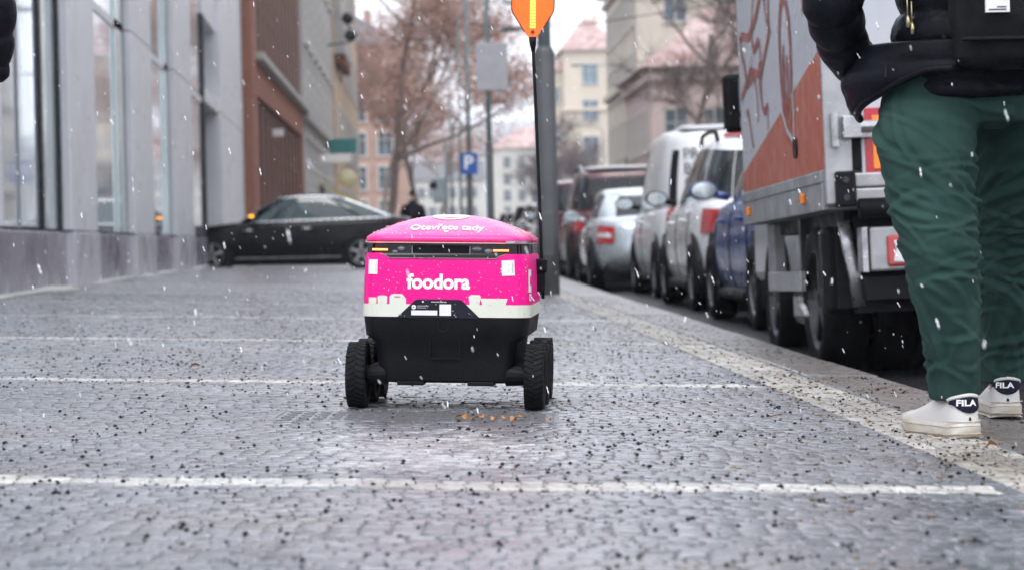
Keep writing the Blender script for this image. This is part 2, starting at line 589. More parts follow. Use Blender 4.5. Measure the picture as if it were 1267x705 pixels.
# ---- grit, litter and leaves on the stones
mat('grit', (.010, .0095, .0105), .6, var=.6, vs=40, spec=.2)
mat('litter', (.17, .11, .06), .7, var=.5, vs=30)
mat('leaf_orange', (.42, .16, .03), .5, var=.4, vs=40)
def scatter(nm, count, xr, yr, s0, s1, mt, label, flat=.6, power=2.7, clump=None):
    V, F = [], []
    n = 0
    while n < count:
        if clump and random.random() < clump[0]:
            x, y = random.gauss(clump[1], clump[2]), random.gauss(clump[3], clump[4])
        else:
            x, y = random.uniform(*xr), random.uniform(*yr)
        if y < 3.05 or y > 26 or x < facade_x(y) + .1 or x > 1.58: continue
        if not clump and noise.noise(Vector((x * 1.4, y * .8, 4))) + .6 * noise.noise(Vector((x * 4, y * 2.5, 9))) < random.uniform(-.7, .45): continue
        s = s0 + (s1 - s0) * random.random() ** power
        a = random.uniform(0, 6.28)
        e = random.uniform(.6, 1)
        z = gz(x) + .001
        k = len(V)
        pts = []
        for q in range(5):
            aa = a + q * 1.2566
            rr_ = s * random.uniform(.75, 1.15)
            pts.append((x + math.cos(aa) * rr_, y + math.sin(aa) * rr_ * e, z + s * flat * random.uniform(.1, .5)))
        V += pts + [(x, y, z + s * flat * 1.3), (x, y, z - .004)]
        for q in range(5):
            F += [(k + q, k + (q + 1) % 5, k + 5), (k + (q + 1) % 5, k + q, k + 6)]
        n += 1
    me = bpy.data.meshes.new(nm)
    me.from_pydata(V, [], F)
    me.materials.append(MATS[mt])
    tag(link(nm, me), label, nm.replace('_', ' '), kind='stuff')
scatter('grit', 20000, (-3.6, 1.55), (3.05, 22), .0011, .0070, 'grit', 'dark grit strewn over the wet paving')
scatter('leaf_litter', 2600, (.2, 1.58), (3.2, 13), .0015, .0085, 'litter', 'brown leaf crumbs strewn along the kerb side of the paving', flat=.3, clump=(.55, 1.30, .17, 6.2, 1.5))

def leaf_mesh(seed):
    r = random.Random(seed)
    mb = MB()
    L_, W_ = .03, .011
    P = []
    for i in range(6):
        t = i / 5
        w = W_ * math.sin(math.pi * min(1, t * .9 + .08)) ** .8
        zc = .006 * math.sin(t * 3.0 + r.random())
        P.append([(-w, t * L_ - L_ / 2, zc + w * r.uniform(.2, .7)), (0, t * L_ - L_ / 2, zc), (w, t * L_ - L_ / 2, zc + w * r.uniform(.2, .7))])
    mb.grid(P)
    return mb.mesh('fallen_leaf', 'leaf_orange')
lm = [leaf_mesh(i) for i in range(4)]
for i, (px, py) in enumerate([(.07, 6.28), (.085, 6.3), (.11, 6.24), (.13, 6.29), (.19, 6.26), (.21, 6.24), (.225, 6.27), (.16, 6.22), (.3, 6.2)]):
    o = link('fallen_leaf', lm[i % 4], None, (px, py, gz(px) + .006), (random.uniform(-.3, .3), random.uniform(-.3, .3), random.uniform(0, 6)), (.75, .75, .75))
    tag(o, 'small wet orange leaf lying on the paving behind the robot', 'leaf', 'orange leaves behind the robot')
o = link('fallen_leaf', lm[1], None, (1.27, 5.45, gz(1.27) + .006), (.1, .2, 1.2), (1.2, 1.2, 1.2))
tag(o, 'tan leaf lying on the pale stripe by the white trainer', 'leaf')
o = link('fallen_leaf', lm[2], None, (-.85, 8.75, gz(-.85) + .006), (.1, .2, 1.7), (1.3, 1.3, 1.3))
tag(o, 'reddish leaf alone on the paving left of the robot', 'leaf')
# ================================================================ DELIVERY ROBOT
mat('pink', (.84, .004, .245), .42, var=.05, vs=3, coat=.05, bump=.03, bs=400, spec=.2)
mat('pink_lid', (.84, .006, .235), .34, var=.06, vs=4, coat=.45, spec=.5, bump=.1, bs=220, rvar=.14)
mat('cream', (.66, .68, .58), .45, var=.04)
mat('logo_white', (.80, .79, .79), .45, var=.04)
mat('red_line', (.5, .0, .02), .3, var=.1)
mat('robot_black', (.007, .007, .009), .5, var=.25, vs=7, bump=.1, bs=240, spec=.14)
mat('panel_navy', (.014, .015, .024), .4, var=.1)
mat('ink', (.05, .05, .06), .5, var=.1)
mat('led', (1.0, .17, .05), .3, var=.02, emit=3.2)
mat('sensor', (.22, .23, .25), .15, .3, var=.4, vs=60, coat=.8)

RX, RY = .064, 6.945
robot = empty('delivery_robot', (RX, RY, gz(RX)), (0, SL, R(-5.7)),
              'bright pink six-wheeled delivery robot on the wet paving', 'delivery robot')

def rr(hw, hd, r, k=7):
    """rounded rectangle, starting on the right of the rear side, running clockwise seen from above"""
    pts = []
    for cx, cy, a0 in ((hw - r, -hd + r, -90), (hw - r, hd - r, 0), (-hw + r, hd - r, 90), (-hw + r, -hd + r, 180)):
        for i in range(k + 1):
            a = R(a0 + 90 * i / k)
            pts.append((cx + r * math.cos(a), cy + r * math.sin(a)))
    return pts
def shell(levels, cap_top=True, cap_bot=True):
    mb = MB()
    P = [[(x, y, z) for x, y in rr(hw, hd, r)] for z, hw, hd, r in levels]
    n = len(P[0])
    mb.grid([[P[i][j] for i in range(len(P))] for j in range(n)], close_u=True)
    if cap_top: mb.add([(x, y, levels[-1][0]) for x, y, _ in P[-1]], [tuple(range(n))])
    if cap_bot: mb.add([(x, y, levels[0][0]) for x, y, _ in P[0]], [tuple(range(n))[::-1]])
    return mb
HB = [(.256, .2325, .285, .055), (.30, .233, .285, .055), (.36, .232, .283, .055), (.40, .230, .280, .055), (.422, .2285, .278, .055), (.430, .2255, .275, .054)]
def bprof(z):
    zs = [h[0] for h in HB]
    return tuple(np.interp(z, zs, [h[i] for h in HB]) for i in (1, 2, 3))
def rear_pt(x, z, off=.0012):
    """point on the rear / right side of the pink shell; x measured along the surface from the middle"""
    hw, hd, r = bprof(z)
    s = abs(x); sg = 1 if x >= 0 else -1
    fl = hw - r
    if s <= fl: return (x, -hd - off, z)
    a = (s - fl) / r
    if a <= math.pi / 2:
        return (sg * (fl + (r + off) * math.sin(a)), -hd + r - (r + off) * math.cos(a), z)
    return (sg * (hw + off), -hd + r + (s - fl - r * math.pi / 2), z)

body = shell(HB).build('body', 'pink', robot, smooth=True)
LB = [(.073, .172, .245, .03), (.080, .184, .26, .035), (.13, .192, .266, .035), (.186, .199, .27, .035), (.205, .225, .281, .05), (.2545, .2315, .284, .055)]
chassis = shell(LB).build('chassis', 'robot_black', robot, smooth=True)
for o in (body, chassis):
    m = o.modifiers.new('e', 'EDGE_SPLIT'); m.split_angle = R(40)
# skid plate and embossed marks on the rear of the chassis
mb = MB()
mb.box(-.135, -.06, -.262, -.20, .066, .078)
mb.build('skid_plate', 'robot_black', chassis, bevel=.003)
mb = MB(); mb.box(.06, .135, -.262, -.20, .066, .078)
mb.build('skid_plate', 'robot_black', chassis, bevel=.003)
mb = MB()
x0, x1, z0, z1, t = -.045, .040, .140, .196, .0022
for a in ((x0, x1, z0, z0 + t), (x0, x1, z1 - t, z1), (x0, x0 + t, z0, z1), (x1 - t, x1, z0, z1)):
    mb.box(a[0], a[1], -.2735, -.262, a[2], a[3])
mb.build('battery_hatch', 'black_plastic', chassis)
mb = MB(); mb.lathe([(.014, -.2855), (.014, -.286), (.0165, -.2865), (.0165, -.285)], 20, 'y', (-.005, 0, .232))
mb.build('emblem', 'black_plastic', chassis)

def decal(polys, name, mt, parent, off=.0012, sub=6):
    """polygons given on the wrapped rear surface; strips of quads between two chains"""
    mb = MB()
    for lo, hi in polys:
        n = max(len(lo), 2)
        P = []
        for (xa, za), (xb, zb) in zip(lo, hi):
            P.append([rear_pt(xa + (xb - xa) * t, za + (zb - za) * t, off) for t in np.linspace(0, 1, 3)])
        mb.grid(P)
    return mb.build(name, mt, parent, smooth=False)
def strip(xa, xb, fz0, fz1, n=30):
    xs = np.linspace(xa, xb, n)
    return ([(x, fz0(x)) for x in xs], [(x, fz1(x)) for x in xs])
# cream band all round the rear and the sides
half = .1775 + .055 * math.pi / 2 + .45
decal([strip(-half, half, lambda x: .2565, lambda x: .291, 90)], 'cream_band', 'cream', body, .0012)
sil = [[(-.216, .291), (-.216, .3085), (-.191, .3085), (-.191, .291)],
       [(-.187, .291), (-.188, .311), (-.184, .314), (-.165, .314), (-.161, .311), (-.162, .291)],
       [(-.155, .291), (-.155, .311), (-.148, .319), (-.118, .319), (-.111, .306), (-.109, .291)],
       [(.067, .291), (.064, .313), (.070, .318), (.094, .318), (.098, .313), (.094, .291)],
       [(.102, .291), (.097, .3085), (.172, .3085), (.166, .291)]]
mb = MB()
for p in sil:
    mb = MB()
    zlo = .2905
    xs_ = sorted(set(np.linspace(min(q[0] for q in p), max(q[0] for q in p), 9)))
    up_ = [q for q in p if q[1] > .2915]
    up_.sort()
    P = []
    for x in xs_:
        x0_, x1_ = [q[0] for q in p if q[1] < .2915][0], [q[0] for q in p if q[1] < .2915][-1]
        zt_ = np.interp(x, [q[0] for q in up_], [q[1] for q in up_])
        f_ = lambda z: x
        P.append([rear_pt(x + (min(max(x, x0_), x1_) - x) * (1 - t), zlo + (zt_ - zlo) * t, .0013) for t in (0, .5, 1)])
    mb.grid(P)
    mb.build('grocery_silhouette', 'cream', body)
mb = MB(); mb.add([rear_pt(x, z, .0022) for x, z in ((-.141, .3125), (-.125, .3125), (-.125, .3098), (-.141, .3098))], [(0, 1, 2, 3)])
mb.build('bag_handle', 'pink', body)
# black centre panel with its print
mb = MB()
mb.add([rear_pt(x, z, .0024) for x, z in ((-.135, .2535), (.097, .2535), (.045, .303), (.036, .305), (-.074, .305), (-.083, .303))], [tuple(range(6))])
info = mb.build('information_panel', 'panel_navy', body)
def put_text(s, cx, cz, height, mt, parent, name, bold=0., wide=1., off=.0035, base=.7):
    vs, fs = text_geo(s, 1.0, bold, 'CENTER')
    mb = MB()
    mb.add([rear_pt(cx + u * height / base * wide, cz + v * height / base, off) for u, v in vs], fs)
    return mb.build(name, mt, parent, fix=False)
put_text('www.starship.xyz', -.018, .2965, .0042, 'logo_white', info, 'web_address', .01)
mb = MB(); mb.lathe([(0, 0), (.0026, 0)], 12, 'y', (-.062, -.2895, .2985))
mb.lathe([(0, 0), (.0062, 0)], 18, 'y', (-.087, -.2895, .2835))
mb.build('round_icon', 'logo_white', info)
mb = MB(); mb.add([(-.090, -.2902, .2815), (-.084, -.2902, .2835), (-.090, -.2902, .2855)], [(0, 1, 2)])
mb.build('icon_arrow', 'panel_navy', info)
mb = MB()
for x0, x1, z in ((-.078, -.046, .2858), (-.078, -.053, .2805)):
    mb.add([rear_pt(x0, z, .0035), rear_pt(x1, z, .0035), rear_pt(x1, z + .0018, .0035), rear_pt(x0, z + .0018, .0035)], [(0, 1, 2, 3)])
mb.build('small_print', 'steel', info)
mb = MB(); mb.add([rear_pt(x, z, .0035) for x, z in ((-.094, .2612), (-.022, .2612), (-.022, .2745), (-.094, .2745))], [(0, 1, 2, 3)])
mb.build('address_label', 'white_sticker', info)
mb = MB(); mb.add([rear_pt(x, z, .0035) for x, z in ((-.016, .2605), (.016, .2605), (.016, .2915), (-.016, .2915))], [(0, 1, 2, 3)])
mb.build('square_sticker', 'white_sticker', info)
# name
vs, fs = text_geo('foodora', 1.0, .035, 'CENTER', .98)
W0 = max(v[0] for v in vs) - min(v[0] for v in vs)
k = .176 / W0
mb = MB(); mb.add([rear_pt(u * k - .020, v * k * 1.02 + .3345, .0012) for u, v in vs], fs)
mb.build('brand_name', 'logo_white', body, fix=False)
# stickers
for (x, z, w, h, tl) in ((-.204, .392, .030, .040, 0), (.172, .392, .035, .042, .05)):
    mb = MB(); mb.grid([[rear_pt(x + a * w / 2 - tl * b_ * h / 2, z + b_ * h / 2 + tl * a * w / 2, .0018) for b_ in (-1, 0, 1)] for a in np.linspace(-1, 1, 7)])
    o = mb.build('sticker', 'white_sticker', body)
    mb = MB(); mb.add([rear_pt(x + a * .0012 + w * .36, z + b_ * h * .32, .0025) for a, b_ in ((-1, -1), (1, -1), (1, 1), (-1, 1))], [(0, 1, 2, 3)])
    mb.build('small_print', 'steel', o)
for (x, z, w, h) in ((.252, .357, .030, .062), (.252, .312, .020, .020)):
    mb = MB(); mb.grid([[rear_pt(x + a * w / 2, z + b_ * h / 2, .0015) for b_ in (-1, 1)] for a in np.linspace(-1, 1, 6)])
    o = mb.build('sticker', 'white_sticker', body)
    mb = MB(); mb.grid([[rear_pt(x + a * w / 5, z + b_ * h / 5, .0025) for b_ in (-1, 1)] for a in np.linspace(-1, 1, 4)])
    mb.build('sticker_print', 'pink', o)
# black sensor band under the lid
band = shell([(.410, .2255, .2745, .053), (.456, .2235, .2725, .052)]).build('sensor_band', 'black_gloss', robot, smooth=True)
band.modifiers.new('e', 'EDGE_SPLIT').split_angle = R(40)
mb = MB()     # lower fascia that bites into the pink shell
mb.add([rear_pt(x, z, .0016) for x, z in ((-.182, .4300), (-.168, .4245), (-.154, .4165), (.136, .4165), (.150, .4245), (.164, .4300))], [tuple(range(6))])
mb.build('fascia', 'black_gloss', band)
mb = MB()
mb.tube([(-.182, -.2775, .4290), (-.168, -.2795, .4242), (-.155, -.281, .4175), (.137, -.281, .4175), (.150, -.2795, .4242), (.164, -.2775, .4290)], .0010, 6)
mb.build('fascia_trim', 'steel', band)
for x in (-.183, .152):
    mb = MB()
    for i in range(7):
        mb.box(x - .0215 + i * .0062, x - .0215 + i * .0062 + .0052, -.2772, -.270, .4375, .4425)
    mb.build('light_bar', 'led', band)
mb = MB(); mb.box(-.092, .064, -.2755, -.2715, .428, .4525)
slot = mb.build('camera_slot', 'robot_black', band, bevel=.009)
mb = MB(); mb.tube([(-.094, -.2765, .450), (-.094, -.2765, .432), (-.089, -.2765, .4265), (.061, -.2765, .4265), (.066, -.2765, .432), (.066, -.2765, .450)], .0012, 6)
mb.build('slot_trim', 'steel', band)
mb = MB(); mb.lathe([(0, -.2775), (.0022, -.2775), (.0028, -.276)], 12, 'y', (-.073, 0, .443)); mb.build('lens', 'sensor', slot)
for x, z, w, h in ((-.125, .444, .009, .006), (-.142, .434, .007, .005), (.085, .444, .012, .006), (.117, .4385, .010, .006)):
    mb = MB(); mb.lathe([(0, -.2765), (1, -.2765), (1.25, -.272)], 14, 'y')
    mb.v = [(px * w + x, py, pz * h + z) for px, py, pz in mb.v]
    mb.build('sensor_window', 'sensor', band, smooth=True)
# lid
def lid_z(s): return .477 + .063 * (1 - s ** 2.1)
LW, LD, LR = .2262, .292, .06
mb = MB()
P = []
for z, g in ((.4575, -.004), (.4605, 0.), (.472, .0003), (.4755, -.0018)):
    P.append([(x, y, z) for x, y in rr(LW + g, LD + g, LR)])
for s in (.97, .92, .85, .75, .63, .5, .36, .22, .1):
    P.append([(x * s, y * s, lid_z(s)) for x, y in rr(LW - .002, LD - .002, LR)])
n = len(P[0])
mb.grid([[P[i][j] for i in range(len(P))] for j in range(n)], close_u=True)
mb.add([(x, y, lid_z(.1)) for x, y, _ in P[-1]], [tuple(range(n))])
mb.add([(x, y, .4575) for x, y, _ in P[0]], [tuple(range(n))[::-1]])
lid = mb.build('lid', 'pink_lid', robot, smooth=True)
def rim(z0, z1, off, name, mt, u0, u1, nn=60):
    """tape round the rear rim of the lid; u measured along the edge from the middle"""
    mb = MB()
    def pt(u, z):
        s, sg = abs(u), (1 if u >= 0 else -1)
        fl = LW - LR
        if s <= fl: return (u, -LD - off, z)
        a = (s - fl) / LR
        if a <= math.pi / 2: return (sg * (fl + (LR + off) * math.sin(a)), -LD + LR - (LR + off) * math.cos(a), z)
        return (sg * (LW + off), -LD + LR + (s - fl - LR * math.pi / 2), z)
    mb.grid([[pt(u, z0), pt(u, z1)] for u in np.linspace(u0, u1, nn)])
    return mb.build(name, mt, lid)
rim(.4612, .4652, .0012, 'red_edge_line', 'red_line', -.55, .55)
rim(.4592, .4606, .0014, 'white_edge_line', 'logo_white', -.55, .55)
rim(.4590, .4655, .0022, 'reflective_tape', 'white_sticker', -.262, -.235, 6)
rim(.4590, .4662, .0022, 'reflective_tape', 'steel', .166, .262, 12)
def lid_pt(x, y, off=.0012):
    u = max(abs(x) / (LW - .002), abs(y) / (LD - .002))
    return (x, y, lid_z(min(u, 1)) + off)
vs, fs = text_geo('Otevřete tady', 1.0, .02, 'CENTER')
W0 = max(v[0] for v in vs) - min(v[0] for v in vs)
k = .205 / W0
mb = MB(); mb.add([lid_pt(u * k - .002, -.246 + v * .058 + (u * k) ** 2 * -.6) for u, v in vs], fs)
mb.build('lid_lettering', 'logo_white', lid, fix=False)
mb = MB(); mb.add([lid_pt(x - .002, y) for x, y in ((-.008, -.254), (0, -.268), (.008, -.254))], [(0, 1, 2)])
mb.build('lid_arrow', 'logo_white', lid)
mb = MB()
mb.grid([[lid_pt(-.002 + math.cos(a) * .052 * f, -.10 + math.sin(a) * .052 * f) for f in (0.62, .8, 1)] for a in np.linspace(0, 2 * math.pi, 29)])
mb.grid([[lid_pt(-.002 + x, -.10 + y) for y in (-.013, .013)] for x in np.linspace(-.03, .03, 7)])
mb.build('lid_icon', 'logo_white', lid)

# wheels
def wheel_meshes(rad, w):
    h = w / 2
    mb = MB()
    mb.lathe([(rad * .62, -h * .8), (rad * .72, -h), (rad * .90, -h), (rad * .955, -h * .72), (rad * .955, h * .72), (rad * .90, h), (rad * .72, h), (rad * .62, h * .8)], 40, 'x')
    nt = 34
    for i in range(nt):
        for sgn in (-1, 1):
            a = 2 * math.pi * (i + (.5 if sgn > 0 else 0)) / nt
            M = Matrix.Rotation(a, 4, 'X') @ Matrix.Translation((sgn * h * .45, 0, rad * .965)) @ Matrix.Rotation(sgn * .45, 4, 'Z')
            mb.box(-h * .48, h * .48, -.0062, .0062, -rad * .03, rad * .016, M)
    tyre = mb.mesh('tyre', 'rubber')
    mr = MB()
    mr.lathe([(0, h * .55), (rad * .2, h * .6), (rad * .24, h * .35), (rad * .58, h * .3), (rad * .63, h * .8), (rad * .66, h * .75), (rad * .64, -h * .75), (rad * .6, -h * .3), (0, -h * .3)], 32, 'x')
    for i in range(6):
        M = Matrix.Rotation(i * math.pi / 3, 4, 'X')
        mr.box(h * .3, h * .55, -.006, .006, rad * .18, rad * .6, M)
    rimm = mr.mesh('rim', 'dark_metal')
    fix_normals(tyre); fix_normals(rimm)
    return tyre, rimm
tyre_me, rim_me = wheel_meshes(.0925, .054)
for sx in (-1, 1):
    for yy in (-.232, -.008, .205):
        w = link('wheel', tyre_me, robot, (sx * .246, yy, .0925), (random.uniform(0, 6), 0, 0 if sx > 0 else math.pi))
        link('rim', rim_me, w)
    mb = MB()
    mb.tube([(sx * .165, -.232, .096), (sx * .225, -.232, .0935)], [.031, .026], 16)
    mb.box(min(sx * .178, sx * .216), max(sx * .178, sx * .216), -.25, .02, .085, .121)
    mb.tube([(sx * .165, -.008, .0925), (sx * .225, -.008, .0925)], .024, 14)
    mb.build('suspension_arm', 'robot_black', robot, bevel=.006)
    mb = MB(); mb.tube([(sx * .165, .205, .0925), (sx * .225, .205, .0925)], .024, 14)
    mb.build('axle_stub', 'robot_black', robot, bevel=.006)
# flag on its pole
mb = MB(); mb.box(.222, .260, .085, .125, .375, .415); mb.box(.225, .255, .09, .12, .32, .38)
mb.build('pole_bracket', 'robot_black', robot, bevel=.005)
fx, fy = .247, .105
def pole_at(z):
    t = (z - .3) / .75
    return (fx + .002 - .032 * t - .005 * t * t, fy, z)
mb = MB(); mb.tube([pole_at(z) for z in np.linspace(.30, 1.04, 12)], .0048, 10)
mb.tube([pole_at(z) for z in (1.015, 1.04, 1.058)], [.0052, .010, .0115], 12)
mb.build('flag_pole', 'black_plastic', robot, smooth=True)
cx = pole_at(1.05)[0]
flag_out = [(0.010, 1.045), (.024, 1.062), (.060, 1.118), (.0635, 1.130), (.0635, 1.205), (.058, 1.222), (.04, 1.236), (0, 1.242)]
flag_out = [(u * .97, v + .010) for u, v in flag_out]
fo = [(cx + u, v) for u, v in flag_out] + [(cx - u, v) for u, v in flag_out[::-1][1:]]
mat('flag_orange', (.92, .115, .004), .35, var=.08, vs=8, emit=.35)  # flag sheet is no lamp; its faint glow is added by emission
mat('flag_dark', (.16, .01, .01), .4)
mb = MB(); mb.prism(fo, fy - .004, fy + .004, 'y')
flag = mb.build('flag', 'flag_orange', robot, bevel=.002)
mb = MB()
ed = [(cx + u * 1.0, fy - .005, v) for u, v in flag_out[1:]]
mb.tube([(2 * cx - x, y, z) for x, y, z in ed][::1], .0018, 6)
mb.tube(ed, .0018, 6)
mb.build('flag_piping', 'flag_dark', flag)
mat('led_strip', (1.0, .36, .05), .3, var=.02, emit=1.1)
mb = MB()
for i in range(17):
    z = 1.083 + i * .0088
    mb.box(cx - .0085, cx + .0085, fy - .0062, fy - .004, z, z + .0072)
mb.build('light_strip', 'led_strip', flag)
mb = MB(); mb.lathe([(0, fy - .0065), (.0055, fy - .0065), (.006, fy - .003)], 14, 'y', (cx, 0, 1.072)); mb.build('rivet', 'flag_dark', flag)

# melted snow standing as drops on the lid and the shell
mat('water_drop', (.55, .55, .56), .06, var=.1, spec=.8)
def drops(name, parent, spots):
    mb = MB()
    for p, nrm, r_ in spots:
        p, nrm = Vector(p), Vector(nrm).normalized()
        a = nrm.orthogonal().normalized(); b_ = nrm.cross(a)
        ring = [p + (a * math.cos(q) + b_ * math.sin(q)) * r_ - nrm * .0004 for q in [2 * math.pi * k / 6 for k in range(6)]]
        ring2 = [p + (a * math.cos(q) + b_ * math.sin(q)) * r_ * .65 + nrm * r_ * .45 for q in [2 * math.pi * k / 6 for k in range(6)]]
        mb.add(ring + ring2 + [p + nrm * r_ * .62], [(k, (k + 1) % 6, 6 + (k + 1) % 6, 6 + k) for k in range(6)] + [(6 + k, 6 + (k + 1) % 6, 12) for k in range(6)])
    mb.build(name, 'water_drop', parent, smooth=True, fix=False)['kind'] = 'stuff'
dr = random.Random(5)
sp_ = []
for _ in range(420):
    x, y = dr.uniform(-.21, .21), dr.uniform(-.285, .28)
    u = max(abs(x) / (LW - .002), abs(y) / (LD - .002))
    if u > .97: continue
    sp_.append(((x, y, lid_z(u)), (0, -.3 if y < -.2 else 0, 1), dr.choice((.0008, .001, .0013, .0018, .0024))))
drops('lid_drops', lid, sp_)
sp_ = []
for _ in range(170):
    x, z = dr.uniform(-.22, .25), dr.uniform(.258, .425)
    q = rear_pt(x, z, .0024)
    sp_.append((q, (0 if abs(x) < .19 else math.copysign(.7, x), -1, 0), dr.choice((.0007, .0009, .0012, .0017))))
drops('shell_drops', body, sp_)
# ================================================================ PEOPLE
mat('trouser_green', (.018, .049, .042), .85, var=.16, vs=7, bump=.15, bs=700, c2=(.026, .063, .054), spec=.2)
mat('trouser_dark', (.02, .02, .024), .85, var=.2, vs=8, bump=.2, bs=500)
mat('jacket_black', (.006, .007, .011), .42, var=.35, vs=12, bump=.25, bs=70, spec=.1)
mat('jacket_seam', (.004, .004, .005), .8)
mat('backpack_black', (.008, .008, .010), .6, var=.3, vs=30, bump=.3, bs=300)
mat('skin', (.48, .30, .22), .5, var=.1, vs=15)
mat('hair', (.035, .022, .015), .5, var=.4, vs=60, bump=.5, bs=200)
mat('shoe_white', (.60, .59, .575), .45, var=.05, vs=14, bump=.08, bs=150, c2=(.60, .58, .55))
mat('sole', (.66, .64, .60), .6, var=.12, vs=20, c2=(.46, .40, .32))
mat('sole_dirt', (.34, .28, .21), .7, var=.3, vs=30)
mat('navy', (.008, .009, .022), .6, var=.15)
mat('brass', (.45, .38, .22), .3, .9)

def ell_tube(mb, path, n=20):
    """closed tube of ellipses: path = (x, y, z, rx, ry)"""
    rings = [[(x + rx * math.cos(2 * math.pi * k / n), y + ry * math.sin(2 * math.pi * k / n), z) for k in range(n)] for x, y, z, rx, ry in path]
    vs = [p for r_ in rings for p in r_]
    fs = []
    for i in range(len(rings) - 1):
        for k in range(n):
            fs.append((i * n + k, i * n + (k + 1) % n, (i + 1) * n + (k + 1) % n, (i + 1) * n + k))
    fs.append(tuple(range(n))[::-1]); fs.append(tuple(range((len(rings) - 1) * n, len(rings) * n)))
    mb.add(vs, fs)

def make_person(loc, rotz, label, trousers_mat, left_leg, right_leg, arm_l, arm_r, feet, shoe_mats, hem, wrinkle=1.0, twist=0.):
    """local axes: x right, y forward (away from camera), z up, origin between the feet.
    legs: lists of (x, y, z, rx, ry) from ankle to hip; arms: lists of ((x,y,z), r) from shoulder to wrist"""
    person = empty('person', loc, (0, 0, rotz), label, 'person')
    # --- the body, one skin
    mb = MB()
    for leg, ft in ((left_leg, feet[0]), (right_leg, feet[1])):
        ell_tube(mb, [(x, y, z, rx * .72, ry * .72) for x, y, z, rx, ry in leg], 14)
        fx_, fy_, fz_, fa = ft
        d = Vector((math.sin(fa), math.cos(fa), 0))
        c = Vector((fx_, fy_, fz_ + .045))
        mb.tube([c - d * .04 + Vector((0, 0, .03)), c + d * .05, c + d * .13 - Vector((0, 0, .01))], [.03, .033, .022], 12)
        mb.tube([c - d * .0 + Vector((0, 0, .0)), Vector(leg[0][:3])], [.03, .036], 12)
    ell_tube(mb, [(0, 0, .80, .12, .09), (0, 0, .9, .155, .11), (0, 0, 1.05, .135, .095), (0, 0, 1.25, .16, .11), (0, 0, 1.4, .17, .10), (0, .0, 1.47, .10, .07), (0, .01, 1.52, .055, .055), (0, .015, 1.58, .052, .055)])
    hc = Vector((0, .03, 1.675))
    P = []
    for i in range(13):
        t = math.pi * i / 12
        P.append([(hc.x + .076 * math.sin(t) * math.cos(a) * (1 - .18 * max(0, math.cos(t) * -1)), hc.y + .096 * math.sin(t) * math.sin(a), hc.z + .122 * math.cos(t)) for a in np.linspace(0, 2 * math.pi, 18, endpoint=False)])
    k = len(mb.v)
    vs = [p for r_ in P for p in r_]
    fs = [(i * 18 + j, i * 18 + (j + 1) % 18, (i + 1) * 18 + (j + 1) % 18, (i + 1) * 18 + j) for i in range(12) for j in range(18)]
    mb.add(vs, fs)
    mb.tube([hc + Vector((0, .085, .03)), hc + Vector((0, .112, -.018)), hc + Vector((0, .09, -.03))], [.008, .015, .011], 8)
    for sx in (-1, 1):
        mb.tube([hc + Vector((sx * .072, -.005, .03)), hc + Vector((sx * .086, -.012, .015)), hc + Vector((sx * .076, -.002, -.03))], [.010, .015, .009], 8)
    mb.tube([hc + Vector((-.024, .088, -.058)), hc + Vector((0, .096, -.057)), hc + Vector((.024, .088, -.058))], [.007, .009, .007], 8)
    hands = []
    for arm in (arm_l, arm_r):
        pts = [Vector(p) for p, _ in arm]
        mb.tube([Vector((0, 0, 1.41))] + pts, [.07] + [r_ * .6 for _, r_ in arm], 12)
        w = pts[-1]
        d = (pts[-1] - pts[-2]).normalized()
        sx = 1 if pts[-1].x > 0 else -1
        side = Vector((0, 1, 0)); side = (side - d * side.dot(d)).normalized()
        nrm = d.cross(side)
        mb.tube([w - d * .01, w + d * .03, w + d * .085], [.027, .036, .034], 10, sx=.6)
        for q in range(4):
            b0 = w + d * .07 + side * (-.027 + .018 * q)
            ln = (.060, .072, .068, .052)[q]
            cur = nrm * (-sx * .012)
            mb.tube([b0, b0 + d * ln * .5 + cur * .5, b0 + d * ln * .85 + cur * 2], [.009, .0085, .007], 8)
        b0 = w + d * .03 + side * .026
        mb.tube([b0, b0 + side * .022 + d * .022, b0 + side * .03 + d * .05], [.0115, .010, .008], 8)
    me = fuse(mb, 'body', .0085, 4)
    me.materials.append(MATS['skin'])
    link('body', me, person)
    # --- hair
    mb = MB()
    P = []
    for i in range(9):
        t = math.pi * .62 * i / 8
        P.append([(hc.x + .084 * math.sin(t) * math.cos(a), hc.y - .010 + .102 * math.sin(t) * math.sin(a), hc.z + .012 + .124 * math.cos(t)) for a in np.linspace(0, 2 * math.pi, 22, endpoint=False)])
    mb.grid([[P[i][j] for i in range(9)] for j in range(22)], close_u=True)
    hair = mb.build('hair', 'hair', person, smooth=True)
    # eyes
    for sx in (-1, 1):
        mb = MB(); mb.lathe([(0, .007), (.008, .004), (.011, -.002)], 10, 'y', (hc.x + sx * .03, hc.y + .085, hc.z + .012)); mb.build('eye', 'black_gloss', person)
    # --- trousers
    mb = MB()
    for leg in (left_leg, right_leg):
        ell_tube(mb, leg, 22)
    ell_tube(mb, [(0, .0, .765, .135, .10), (0, 0, .82, .165, .125), (0, 0, .92, .172, .128), (0, 0, 1.0, .16, .118), (0, 0, 1.03, .155, .112)], 26)
    me = fuse(mb, 'trousers', .0055, 10)
    # creases: single strokes laid on the cloth, ridge with a valley beside it
    nv = len(me.vertices)
    co = np.empty(nv * 3); me.vertices.foreach_get('co', co); co = co.reshape(-1, 3)
    no = np.empty(nv * 3); me.vertices.foreach_get('normal', no); no = no.reshape(-1, 3)
    cr = random.Random(len(label))
    dsp = np.zeros(nv)
